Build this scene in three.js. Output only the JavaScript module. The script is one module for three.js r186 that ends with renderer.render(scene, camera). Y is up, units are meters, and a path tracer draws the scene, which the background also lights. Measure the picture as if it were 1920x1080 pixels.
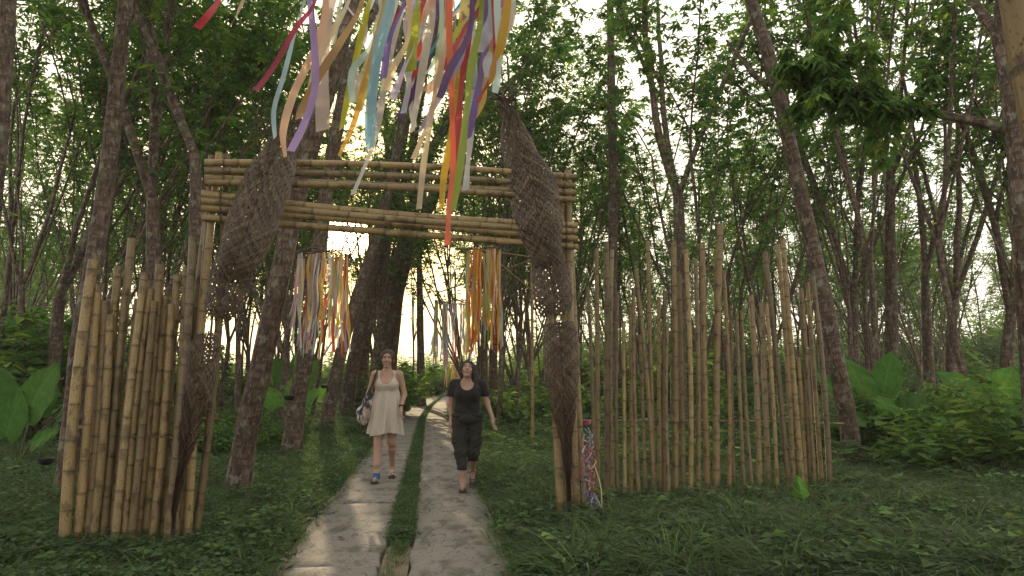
import * as THREE from 'three';
import { mergeGeometries } from 'three/addons/utils/BufferGeometryUtils.js';

// ---------------------------------------------------------------- camera, sky, sun, exposure
const scene = new THREE.Scene();
const camera = new THREE.PerspectiveCamera(45.908, 16 / 9, 0.1, 900);
camera.position.set(0, 1.35, 0);
camera.rotation.x = THREE.MathUtils.degToRad(7.374);
const renderer = new THREE.WebGLRenderer({ antialias: true });
renderer.setSize(1024, 576);
renderer.toneMapping = THREE.LinearToneMapping;
renderer.toneMappingExposure = 1.9;
renderer.shadowMap.enabled = true;
const SUN = new THREE.Vector3(...[-0.248,0.21,-1]).normalize();
{
  // hazy late-afternoon sky: pale overhead, warmer and brighter towards the low sun
  const W = 512, H = 256, d = new Float32Array(W * H * 4), v = new THREE.Vector3();
  for (let r = 0; r < H; r++) for (let c = 0; c < W; c++) {
    const up = ((r + 0.5) / H - 0.5) * Math.PI, az = ((c + 0.5) / W - 0.5) * 2 * Math.PI;
    v.set(Math.cos(up) * Math.cos(az), Math.sin(up), Math.cos(up) * Math.sin(az));
    const ang = Math.acos(Math.min(1, Math.max(-1, v.dot(SUN)))) * 180 / Math.PI;
    const e = Math.max(0, v.y), hz = Math.exp(-e * 3.2);
    const g1 = Math.exp(-ang / 28), g2 = Math.exp(-((ang / 5.5) ** 1.3)), g3 = Math.exp(-((ang / 1.5) ** 2));
    const k = 0.92;
    const o = (r * W + c) * 4;
    const w = Math.exp(-ang / 16);
    d[o] = k * (0.99 + 0.14 * hz) + 0.6 * g1 + 3 * g2 + 26 * g3;
    d[o + 1] = k * (0.985 + 0.06 * hz) * (1 - 0.14 * w) + 0.42 * g1 + 1.7 * g2 + 19 * g3;
    d[o + 2] = k * (1.0 - 0.12 * hz) * (1 - 0.7 * w) + 0.16 * g1 + 0.5 * g2 + 11 * g3;
    d[o + 3] = 1;
  }
  const t = new THREE.DataTexture(d, W, H, THREE.RGBAFormat, THREE.FloatType);
  t.mapping = THREE.EquirectangularReflectionMapping; t.magFilter = THREE.LinearFilter; t.minFilter = THREE.LinearFilter; t.needsUpdate = true;
  scene.background = t; scene.environment = t;
}
const sun = new THREE.DirectionalLight(new THREE.Color(1, 0.78, 0.5), 5);
sun.position.copy(SUN).multiplyScalar(120); sun.target.position.set(0, 0, -8); sun.position.add(sun.target.position);
sun.castShadow = true; sun.shadow.mapSize.set(4096, 4096); sun.shadow.radius = 1;
Object.assign(sun.shadow.camera, { left: -30, right: 30, top: 30, bottom: -30, near: 1, far: 260 });
scene.add(sun, sun.target);
scene.fog = new THREE.FogExp2(new THREE.Color(1, 0.95, 0.86), 0.0012);

// ---------------------------------------------------------------- helpers
function rngOf(seed) { let a = seed >>> 0; return () => { a |= 0; a = a + 0x6D2B79F5 | 0; let t = Math.imul(a ^ a >>> 15, 1 | a); t = t + Math.imul(t ^ t >>> 7, 61 | t) ^ t; return ((t ^ t >>> 14) >>> 0) / 4294967296; }; }
const V = (x, y, z) => new THREE.Vector3(x, y, z), lerp = (a, b, t) => a + (b - a) * t, clamp = (x, a, b) => Math.min(b, Math.max(a, x));
const sstep = (a, b, x) => { const t = clamp((x - a) / (b - a), 0, 1); return t * t * (3 - 2 * t); };
const taken = {};
function numbered(n) { const k = taken[n] = (taken[n] ?? -1) + 1; return k ? n + '_' + String(k).padStart(3, '0') : n; }
function tag(o, label, category, group, kind) { o.userData = { label, category }; if (group) o.userData.group = group; if (kind) o.userData.kind = kind; return o; }
function thing(name, label, category, pos = [0, 0, 0], turn = 0, group) {
  const o = new THREE.Group(); o.name = numbered(name); o.position.set(...pos); o.rotation.y = turn; scene.add(o); return tag(o, label, category, group);
}
function mesh(name, geo, mat, parent, kind) {
  const m = new THREE.Mesh(geo, mat); m.name = parent === scene ? numbered(name) : name; m.castShadow = m.receiveShadow = true; if (kind) m.userData.kind = kind; parent.add(m); return m;
}
function struct(name, geo, mat, label, parent = scene) { const m = mesh(name, geo, mat, parent); m.userData = { kind: 'structure', label }; return m; }
function geoFrom(pos, idx, uv, col, smooth = true) {
  const g = new THREE.BufferGeometry(); g.setAttribute('position', new THREE.Float32BufferAttribute(pos, 3));
  if (uv) g.setAttribute('uv', new THREE.Float32BufferAttribute(uv, 2));
  if (col) g.setAttribute('color', new THREE.Float32BufferAttribute(col, 3));
  g.setIndex(idx); if (smooth) g.computeVertexNormals(); return g;
}
// periodic value noise for tiling textures
function noiseOf(seed) {
  const r = rngOf(seed), T = new Float32Array(65536).map(() => r());
  const n2 = (x, y, px, py) => { const xi = Math.floor(x), yi = Math.floor(y), fx = x - xi, fy = y - yi, ux = fx * fx * (3 - 2 * fx), uy = fy * fy * (3 - 2 * fy);
    const h = (a, b) => T[(((a % px) + px) % px * 157 + ((b % py) + py) % py * 7919) & 65535];
    return lerp(lerp(h(xi, yi), h(xi + 1, yi), ux), lerp(h(xi, yi + 1), h(xi + 1, yi + 1), ux), uy); };
  const fbm = (u, v, fx, fy, oct) => { let s = 0, a = 0.5, t = 0; for (let i = 0; i < oct; i++) { s += a * n2(u * fx, v * fy, fx, fy); t += a; a *= 0.55; fx *= 2; fy *= 2; } return s / t; };
  return fbm;
}
function textures(W, H, f, rx = 1, ry = 1) {     // f(u, v) -> [r, g, b (sRGB 0..1), height 0..1]
  const a = new Uint8Array(W * H * 4), b = new Uint8Array(W * H * 4);
  for (let y = 0; y < H; y++) for (let x = 0; x < W; x++) { const q = f((x + 0.5) / W, (y + 0.5) / H), o = (y * W + x) * 4; for (let k = 0; k < 3; k++) { a[o + k] = clamp(q[k], 0, 1) * 255; b[o + k] = clamp(q[3], 0, 1) * 255; } a[o + 3] = b[o + 3] = 255; }
  return [a, b].map((d, i) => { const t = new THREE.DataTexture(d, W, H); t.wrapS = t.wrapT = THREE.RepeatWrapping; t.magFilter = THREE.LinearFilter; t.minFilter = THREE.LinearMipmapLinearFilter; t.generateMipmaps = true; if (!i) t.colorSpace = THREE.SRGBColorSpace; t.repeat.set(rx, ry); t.needsUpdate = true; return t; });
}
const mixc = (a, b, t) => [0, 1, 2].map((k) => a[k] + (b[k] - a[k]) * t);
const lin = (r, g, b) => new THREE.Color().setRGB(r, g, b);

// ---------------------------------------------------------------- materials
const M = {};
{
  const n = noiseOf(11);
  const [bm, bb] = textures(512, 1024, (u, v) => {
    const crack = n(u, v, 14, 10, 4), fine = n(u, v, 60, 40, 3), plates = n(u, v, 7, 9, 3), ring = n(u, v, 3, 36, 3);
    let c = mixc([0.30, 0.235, 0.19], [0.46, 0.39, 0.335], sstep(0.3, 0.7, plates * 0.6 + fine * 0.4));
    c = mixc(c, [0.19, 0.15, 0.125], sstep(0.54, 0.68, crack) * 0.75);
    c = mixc(c, [0.24, 0.19, 0.155], sstep(0.56, 0.66, ring) * 0.6);
    const li = n(u + 0.37, v + 0.21, 8, 12, 4), li2 = n(u + 0.71, v, 22, 30, 3);
    const m = 0.75 * sstep(0.59, 0.68, li) * sstep(0.42, 0.56, li2) + 0.5 * sstep(0.66, 0.72, li2);
    c = mixc(c, mixc([0.54, 0.53, 0.475], [0.45, 0.46, 0.40], fine), clamp(m, 0, 0.85));
    const moss = sstep(0.6, 0.72, n(u + 0.1, v + 0.6, 5, 6, 4)); c = mixc(c, [0.27, 0.28, 0.17], moss * 0.5);
    return [...c, 0.55 + 0.35 * (fine - 0.5) - 0.45 * sstep(0.52, 0.68, crack) - 0.3 * sstep(0.55, 0.65, ring) + 0.12 * m];
  });
  M.bark = new THREE.MeshStandardMaterial({ map: bm, bumpMap: bb, bumpScale: 0.012, roughness: 0.92 });
  const [cm, cb] = textures(1024, 1024, (u, v) => {
    const broom = n(u, v, 6, 190, 2), blot = n(u, v, 5, 5, 5), fine = n(u, v, 170, 170, 2), st = n(u + 0.3, v + 0.4, 9, 4, 4), pit = n(u, v, 90, 90, 2);
    let c = mixc([0.44, 0.415, 0.38], [0.57, 0.54, 0.495], 0.5 * blot + 0.3 * broom + 0.2 * fine);
    c = mixc(c, [0.30, 0.28, 0.25], sstep(0.54, 0.72, st) * 0.55); c = mixc(c, [0.26, 0.245, 0.22], sstep(0.72, 0.8, pit) * 0.6); c = mixc(c, [0.34, 0.35, 0.26], sstep(0.62, 0.75, n(u, v + 0.5, 7, 7, 4)) * 0.4);
    const ck = Math.abs(n(u + 0.15, v + 0.8, 4, 4, 4) - 0.5), hair = 1 - sstep(0.002, 0.009, ck); c = mixc(c, [0.2, 0.185, 0.16], hair * 0.65 * sstep(0.45, 0.55, n(u, v, 3, 3, 2)));
    return [...c, 0.5 - 0.4 * hair + 0.4 * (broom - 0.5) + 0.35 * (fine - 0.5) - 0.4 * sstep(0.7, 0.8, pit)];
  });
  M.concrete = new THREE.MeshStandardMaterial({ map: cm, bumpMap: cb, bumpScale: 0.006, roughness: 0.97 });
  const [gm, gb] = textures(1024, 1024, (u, v) => {
    const a = n(u, v, 9, 9, 5), b = n(u + 0.4, v + 0.2, 70, 70, 3), c2 = n(u, v, 24, 24, 4);
    let c = mixc([0.17, 0.14, 0.10], [0.30, 0.25, 0.18], b); c = mixc(c, [0.16, 0.20, 0.08], sstep(0.42, 0.6, a) * 0.85); c = mixc(c, [0.40, 0.34, 0.25], sstep(0.6, 0.7, c2) * sstep(0.5, 0.7, b) * 0.8);
    return [...c, 0.5 + 0.6 * (b - 0.5) + 0.5 * (c2 - 0.5)];
  });
  M.ground = new THREE.MeshStandardMaterial({ map: gm, bumpMap: gb, bumpScale: 0.03, roughness: 1 });
  const [sm, sb] = textures(512, 512, (u, v) => { const a = n(u, v, 8, 8, 5), b = n(u, v, 90, 90, 2); return [...mixc(mixc([0.42, 0.36, 0.28], [0.58, 0.51, 0.42], 0.6 * a + 0.4 * b), [0.3, 0.25, 0.19], sstep(0.7, 0.78, b) * 0.7), a * 0.5 + b * 0.5]; });
  M.sand = new THREE.MeshStandardMaterial({ map: sm, bumpMap: sb, bumpScale: 0.012, roughness: 1 });
  const [pm, pb] = textures(256, 1024, (u, v) => {
    const st = n(u, v, 40, 5, 3), bl = n(u, v, 4, 10, 4), sp = n(u, v, 50, 90, 2);
    let c = mixc([0.80, 0.74, 0.62], [1, 0.97, 0.88], 0.55 * st + 0.45 * bl); c = mixc(c, [0.55, 0.50, 0.42], sstep(0.55, 0.72, bl) * 0.7); c = mixc(c, [0.36, 0.32, 0.27], sstep(0.68, 0.8, sp) * 0.7);
    return [...c, 0.5 + 0.5 * (st - 0.5)];
  });
  M.bamboo = new THREE.MeshStandardMaterial({ map: pm, bumpMap: pb, bumpScale: 0.0015, roughness: 0.5, vertexColors: true });
  const [fm] = textures(256, 256, (u, v) => { const a = n(u, v, 30, 4, 3), b = n(u, v, 6, 6, 4); return [...mixc([0.62, 0.58, 0.55], [1, 1, 1], 0.6 * a + 0.4 * b), a]; });
  M.frond = new THREE.MeshStandardMaterial({ map: fm, color: 0xffffff, vertexColors: true, roughness: 0.48 });
  const [wm, wb] = textures(256, 256, (u, v) => { const a = n(u, v, 64, 64, 2), b = n(u, v, 5, 5, 4); return [...mixc([0.84, 0.84, 0.84], [1, 1, 1], 0.5 * a + 0.5 * b), a]; }, 4, 4);
  M.cloth = (c, rough = 0.95) => new THREE.MeshStandardMaterial({ color: c, map: wm, bumpMap: wb, bumpScale: 0.001, roughness: rough });
}
M.leaf = new THREE.MeshPhysicalMaterial({ color: 0xffffff, vertexColors: true, roughness: 1, specularIntensity: 0.25, transmission: 0.5, thickness: 0, side: THREE.DoubleSide });
M.blade = new THREE.MeshPhysicalMaterial({ color: 0xffffff, vertexColors: true, roughness: 1, specularIntensity: 0.25, transmission: 0.42, thickness: 0, side: THREE.DoubleSide });
M.glossLeaf = new THREE.MeshPhysicalMaterial({ color: 0xffffff, vertexColors: true, roughness: 0.85, specularIntensity: 0.35, transmission: 0.45, thickness: 0, side: THREE.DoubleSide });
M.stem = new THREE.MeshStandardMaterial({ color: lin(0.09, 0.11, 0.035), roughness: 0.7 });
M.twig = new THREE.MeshStandardMaterial({ color: lin(0.10, 0.075, 0.05), roughness: 0.95 });
M.dry = new THREE.MeshStandardMaterial({ color: 0xffffff, vertexColors: true, roughness: 0.9, side: THREE.DoubleSide });
M.skin = new THREE.MeshPhysicalMaterial({ color: 0xffffff, vertexColors: true, roughness: 0.55 });
M.dark = new THREE.MeshStandardMaterial({ color: lin(0.012, 0.012, 0.012), roughness: 0.6 });
M.cord = new THREE.MeshStandardMaterial({ color: lin(0.14, 0.1, 0.06), roughness: 0.9 });

// ---------------------------------------------------------------- the ground and the path
const PATH = [[3, -0.02], [0, -0.33], [-2.5, -0.58], [-4.84, -0.817], [-6.05, -0.944], [-8.3, -1.22], [-12, -1.66], [-15.4, -2.07], [-21.5, -2.78], [-28, -3.4], [-40, -4.25], [-54, -5.1], [-62, -6.6], [-72, -10], [-86, -17]];
const pathCurve = new THREE.CatmullRomCurve3(PATH.map(([z, x]) => V(x, 0, z)), false, 'centripetal');
const pathPts = pathCurve.getSpacedPoints(900);
const pathTab = []; for (let i = 1, k = 0; k <= 900; k++) { const z = 3 - k * 0.1; while (i < pathPts.length - 1 && pathPts[i].z > z) i++; const a = pathPts[i - 1], b = pathPts[i]; pathTab.push(lerp(a.x, b.x, clamp((z - a.z) / (b.z - a.z || 1), 0, 1))); }
function pathX(z) { const f = clamp((3 - z) / 0.1, 0, 898.999), i = Math.floor(f); return lerp(pathTab[i], pathTab[i + 1], f - i); }
const gn = noiseOf(5);
function groundY(x, z) {
  const off = Math.abs(x - pathX(z)), away = sstep(0.9, 2.6, off);
  return away * (0.10 * (gn(x / 40 + 0.5, z / 40 + 0.5, 14, 14, 3) - 0.5) + 0.012) - 0.012 + 0.5 * sstep(40, 90, -z) * away;
}
{
  const pos = [], uv = [], idx = [], xs = [], zs = [];
  for (let i = -60; i <= 60; i++) xs.push(Math.sign(i) * (Math.abs(i) * 0.22 + Math.pow(Math.abs(i) / 60, 6) * 380));
  for (let j = 0; j <= 110; j++) zs.push(12 - j * 0.42 - Math.pow(j / 110, 7) * 420);
  for (const z of zs) for (const x of xs) { const xx = x - 1.3; pos.push(xx, groundY(xx, z), z); uv.push(xx / 2.2, z / 2.2); }
  const w = xs.length; for (let j = 0; j + 1 < zs.length; j++) for (let i = 0; i + 1 < w; i++) { const a = j * w + i; idx.push(a, a + 1, a + w, a + 1, a + w + 1, a + w); }
  struct('ground', geoFrom(pos, idx, uv), M.ground, 'dark earth and litter floor of the rubber wood');
}
// two strips of concrete slabs with a grass median
{
  const lenAt = pathCurve.getLength();
  const strips = [['path_wheel_track', -0.83, -0.1, 'left', 2.45], ['path_wheel_track', 0.11, 0.82, 'right', 2.75]];
  for (const [nm, o0, o1, side, step] of strips) {
    const g = new THREE.Group(); g.name = numbered(nm); scene.add(g);
    g.userData = { kind: 'structure', label: side === 'left' ? 'worn concrete path strip on which the woman in the dress walks' : 'worn concrete path strip on which the woman in black walks' };
    const r = rngOf(side === 'left' ? 3 : 8);
    let s = side === 'left' ? 0.4 : 1.35;
    while (s < lenAt - 3) {
      const L = step * (0.85 + 0.3 * r()) * (s > 30 ? 3 : 1), e = s + L - 0.012, n = 14, pos = [], uv = [], idx = [], dz = (r() - 0.5) * 0.012;
      for (let i = 0; i <= n; i++) {
        const u = clamp((s + (e - s) * i / n) / lenAt, 0, 1), p = pathCurve.getPointAt(u), t = pathCurve.getTangentAt(u), nx = -t.z, nz = t.x;
        const j0 = (gn(s * 0.31 + i * 0.07, 0.3, 9, 3, 3) - 0.5) * 0.09, j1 = (gn(s * 0.29 + i * 0.06, 0.7, 9, 3, 3) - 0.5) * 0.09;
        const a = o0 + j0, b = o1 + j1, yt = 0.028 + dz + (i === 0 || i === n ? -0.006 : 0);
        const row = [[a, -0.05], [a, yt - 0.01], [a + 0.015, yt], [(a + b) / 2, yt + 0.004], [b - 0.015, yt], [b, yt - 0.01], [b, -0.05]];
        for (const [q, y] of row) { pos.push(p.x + nx * q, y, p.z + nz * q); uv.push(q / 1.4, (s + (e - s) * i / n) / 1.4); }
      }
      for (let i = 0; i < n; i++) for (let k = 0; k < 6; k++) { const a = i * 7 + k; idx.push(a, a + 1, a + 7, a + 1, a + 8, a + 7); }
      for (const b of [0, n * 7]) for (let k = 1; k < 6; k++) b ? idx.push(b, b + k, b + k + 1) : idx.push(b, b + k + 1, b + k);
      const m = mesh('slab', geoFrom(pos, idx, uv), M.concrete, g);
      s += L;
    }
  }
  // sandy worn patch of the median close by
  const pos = [], uv = [], idx = []; let n = 0;
  for (let z = -3.2; z >= -5.95; z -= 0.14) { const x = pathX(z), w = 0.095 * sstep(-5.98, -5.5, z) + 0.004; for (const q of [-1, -0.5, 0, 0.5, 1]) { pos.push(x + 0.005 + q * w, 0.008 + 0.006 * (1 - q * q), z); uv.push((x + q * w) / 0.8, z / 0.8); } n++; }
  for (let i = 0; i + 1 < n; i++) for (let k = 0; k < 4; k++) { const a = i * 5 + k; idx.push(a, a + 1, a + 5, a + 1, a + 6, a + 5); }
  struct('sand_strip', geoFrom(pos, idx, uv), M.sand, 'bare sandy strip between the concrete path strips');
}

// ---------------------------------------------------------------- sunlit gaps of the canopy
const LANES = [[0,1.35,0,0.14,0.03],[-1.756,0,-5.82,0.22,0.008],[-1.114,0,-5.478,0.16,0.008],[-5.302,0,-18.597,0.7,0.008],[-2.562,0,-7.038,0.25,0.008],[-3.192,0,-12.244,0.35,0.008],[-4.585,0,-18.597,0.4,0.008],[-2.1,0,-6.107,0.3,0.008],[-2.825,0,-8.925,0.25,0.008],[-7.187,0,-14.175,0.25,0.008]];
function inLane(x, y, z, pad = 0) {
  for (const [ox, oy, oz, r, g] of LANES) {
    const dx = x - ox, dy = y - oy, dz = z - oz, t = dx * SUN.x + dy * SUN.y + dz * SUN.z;
    if (t < 2.5) continue;
    const q = dx * dx + dy * dy + dz * dz - t * t, rr = r + g * t + pad; if (q < rr * rr) return true;
  }
  return false;
}

// ---------------------------------------------------------------- trees
function tubeData(B, pts, rad, seg, v0 = 0, wob = 0, rg) {
  const base = B.pos.length / 3, n = pts.length; let v = v0; const T = V(0, 0, 0), N = V(0, 0, 1), X = V(0, 0, 0), Y = V(0, 0, 0);
  for (let i = 0; i < n; i++) {
    T.copy(pts[Math.min(n - 1, i + 1)]).sub(pts[Math.max(0, i - 1)]).normalize();
    X.crossVectors(T, N).normalize(); Y.crossVectors(X, T).normalize();
    if (i) v += pts[i].distanceTo(pts[i - 1]);
    for (let k = 0; k <= seg; k++) {
      const a = (k % seg) / seg * 2 * Math.PI, r = rad[i] * (1 + wob * (B.n((k % seg) / seg, v / 6, 3, 24, 3) - 0.5));
      B.pos.push(pts[i].x + (X.x * Math.cos(a) + Y.x * Math.sin(a)) * r, pts[i].y + (X.y * Math.cos(a) + Y.y * Math.sin(a)) * r, pts[i].z + (X.z * Math.cos(a) + Y.z * Math.sin(a)) * r);
      B.uv.push(k / seg * Math.max(0.25, Math.round(rad[0] * 2 * Math.PI * 3) / 3), v / 1.6);
    }
  }
  const s1 = seg + 1; for (let i = 0; i + 1 < n; i++) for (let k = 0; k < seg; k++) { const a = base + i * s1 + k; B.idx.push(a, a + 1, a + s1, a + 1, a + s1 + 1, a + s1); }
}
const wn = noiseOf(23);
const newB = () => ({ pos: [], uv: [], idx: [], n: wn });
const gauss = (r) => (r() + r() + r() + r() - 2) * 0.866;
function bend(p, d, len, n, r, curl, up) {
  const pts = [p.clone()], q = p.clone(), dd = d.clone();
  for (let i = 0; i < n; i++) { dd.x += (r() - 0.5) * curl; dd.z += (r() - 0.5) * curl; dd.y += up; dd.normalize(); q.addScaledVector(dd, len / n); pts.push(q.clone()); }
  return [pts, dd];
}
// returns { wood, twigs: [[points, weight]] }
function grow(r, o) {
  const B = newB(), twigs = []; let start, dir, r0;
  if (o.trunk) {
    const c = new THREE.CatmullRomCurve3(o.trunk, false, 'centripetal'), n = Math.max(10, o.trunk.length * 4), pts = c.getPoints(n);
    const rad = pts.map((p, i) => o.r * lerp(1, o.taper ?? 0.62, i / n) * (1 + 0.45 * Math.exp(-Math.max(0, p.y - pts[0].y) / 0.16)));
    tubeData(B, pts, rad, o.seg ?? 12, r() * 3, 0.22, r); start = pts[n].clone(); dir = c.getTangent(1); r0 = o.r * (o.taper ?? 0.62);
    if (o.sprout) for (const k of o.sprout) twigs.push([[c.getPoint(k), c.getPoint(Math.min(1, k + 0.03))], 0.4]);
  } else {
    dir = V((r() - 0.5) * 0.22, 1, (r() - 0.5) * 0.22).normalize();
    const [pts, dd] = bend(V(0, -0.05, 0), dir, o.fork, 6, r, 0.12, 0.02), rad = pts.map((p, i) => o.r * lerp(1, 0.78, i / 6) * (1 + 0.4 * Math.exp(-Math.max(0, p.y) / 0.2)));
    tubeData(B, pts, rad, 9, r() * 3, 0.22, r); start = pts[6]; dir = dd; r0 = o.r * 0.78;
  }
  const rec = (p, d, rad, len, lev) => {
    const spread = [0, 0.34, 0.46, 0.75][lev] * (0.7 + 0.6 * r()), a = r() * 2 * Math.PI;
    const side = V(Math.cos(a), 0, Math.sin(a)), dd0 = d.clone().addScaledVector(side, spread).normalize();
    const n = [0, 7, 5, 3][lev], [pts, dd] = bend(p, dd0, len, n, r, [0, 0.16, 0.24, 0.4][lev], [0, 0.05, 0.03, -0.03][lev]);
    const rr = pts.map((_, i) => rad * lerp(1, lev === 3 ? 0.4 : 0.62, i / n));
    tubeData(B, pts, rr, [0, 7, 5, 3][lev], r() * 3, lev < 2 ? 0.2 : 0, r);
    if (lev >= 2 || r() < 0.7) twigs.push([pts, lev === 3 ? 1 : lev === 2 ? 0.8 : 0.35]);
    if (lev === 3) return;
    const kids = lev === 1 ? (r() < 0.5 ? 3 : 2) : 2 + (r() < 0.5 ? 1 : 0);
    for (let k = 0; k < kids; k++) { const f = k === 0 ? 1 : 0.45 + 0.5 * r(), at = pts[Math.min(n, Math.round(f * n))]; rec(at, dd, rr[Math.round(f * n)] * 0.72, (lev === 1 ? o.l2 ?? 2.6 : o.l3 ?? 1.3) * (0.75 + 0.5 * r()), lev + 1); }
  };
  const k1 = o.stems ?? (2 + (r() < 0.45 ? 1 : 0));
  for (let k = 0; k < k1; k++) rec(start, dir, r0 * [0.86, 0.7, 0.6, 0.5][k], (o.l1 ?? 4.2) * (0.75 + 0.5 * r()), 1);
  for (const [p, d, rad, len] of o.extra ?? []) rec(p, d, rad, len, 2);
  return { wood: geoFrom(B.pos, B.idx, B.uv), twigs };
}
const GREENS = [[0.080, 0.175, 0.028], [0.105, 0.22, 0.034], [0.137, 0.247, 0.034], [0.070, 0.150, 0.034], [0.18, 0.266, 0.034], [0.095, 0.19, 0.044]];
// leaves as folded lozenges hung round the twigs, three to a stalk
function leafData(L, p, dir, len, wid, roll, col, r) {
  const T = dir.clone().normalize(), S = V(-T.z, 0.001, T.x).normalize().applyAxisAngle(T, roll), N = V(0, 0, 0).crossVectors(S, T), b = L.pos.length / 3;
  const mid = 0.42, q = [[0, 0, 0], [mid, wid / 2, 0.16], [1, 0, -0.06], [mid, -wid / 2, 0.16]];
  for (const [t, s, h] of q) { L.pos.push(p.x + T.x * t * len + S.x * s * len + N.x * h * wid * len, p.y + T.y * t * len + S.y * s * len + N.y * h * wid * len, p.z + T.z * t * len + S.z * s * len + N.z * h * wid * len); L.col.push(...col); }
  L.idx.push(b, b + 1, b + 2, b, b + 2, b + 3);
}
const newL = () => ({ pos: [], col: [], idx: [] });
const leafGeo = (L) => geoFrom(L.pos, L.idx, null, L.col, false);
function foliage(r, twigs, count, o = {}) {
  const L = newL(), pal = o.pal ?? GREENS, tot = twigs.reduce((s, t) => s + t[1], 0), d = V(0, 0, 0), p = V(0, 0, 0), low = o.low ?? 2.2;
  for (const [pts, w] of twigs) {
    let m = count * w / tot; m = Math.floor(m) + (r() < m % 1 ? 1 : 0);
    for (let i = 0; i < m; i++) {
      const f = r() * (pts.length - 1), a = pts[Math.floor(f)], b = pts[Math.min(pts.length - 1, Math.floor(f) + 1)], s = o.spread ?? 0.34;
      p.lerpVectors(a, b, f % 1); p.x += gauss(r) * s; p.y += gauss(r) * s * 0.75; p.z += gauss(r) * s;
      if (p.y < low) continue;
      const tint = pal[Math.floor(r() * pal.length)], v = 0.75 + 0.5 * r(), col = tint.map((x) => x * v), base = r() * 6.28, n = o.per ?? 3, droop = o.droop ?? -0.35;
      for (let k = 0; k < n; k++) { const an = base + k * 6.28 / n * (0.6 + 0.4 * r()); d.set(Math.cos(an), droop + (r() - 0.5) * 0.9, Math.sin(an)); leafData(L, p, d, (o.len ?? 0.15) * (0.7 + 0.6 * r()), o.wid ?? 0.42, (r() - 0.5) * 1.2, col, r); }
    }
  }
  return leafGeo(L);
}
function openLanes(geo, mw) {        // leaves that would stand in the sunlit gaps are not there
  const P = geo.attributes.position, I = geo.index.array, v = V(0, 0, 0), keep = []; let cut = 0;
  for (let i = 0; i < I.length; i += 6) { v.fromBufferAttribute(P, I[i]).applyMatrix4(mw); if (inLane(v.x, v.y, v.z)) { cut++; continue; } for (let k = 0; k < 6; k++) keep.push(I[i + k]); }
  if (!cut) return geo;
  const g = new THREE.BufferGeometry(); g.setAttribute('position', P); g.setAttribute('color', geo.attributes.color); g.setIndex(keep); return g;
}
function makeTree(name, label, o, r, group) {
  const { wood, twigs } = grow(r, o), b = o.trunk ? o.trunk[0] : V(0, 0, 0);
  const t = thing(name, label, 'tree', [b.x, 0, b.z], 0, group);
  wood.translate(-b.x, 0, -b.z); const leaves = foliage(r, twigs, (o.leaves ?? 2600) * 0.45, { per: 5, spread: 0.25, ...o.leaf }); leaves.translate(-b.x, 0, -b.z);
  mesh('trunk', wood, M.bark, t); mesh('crown', leaves, M.leaf, t, 'stuff'); return t;
}
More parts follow.
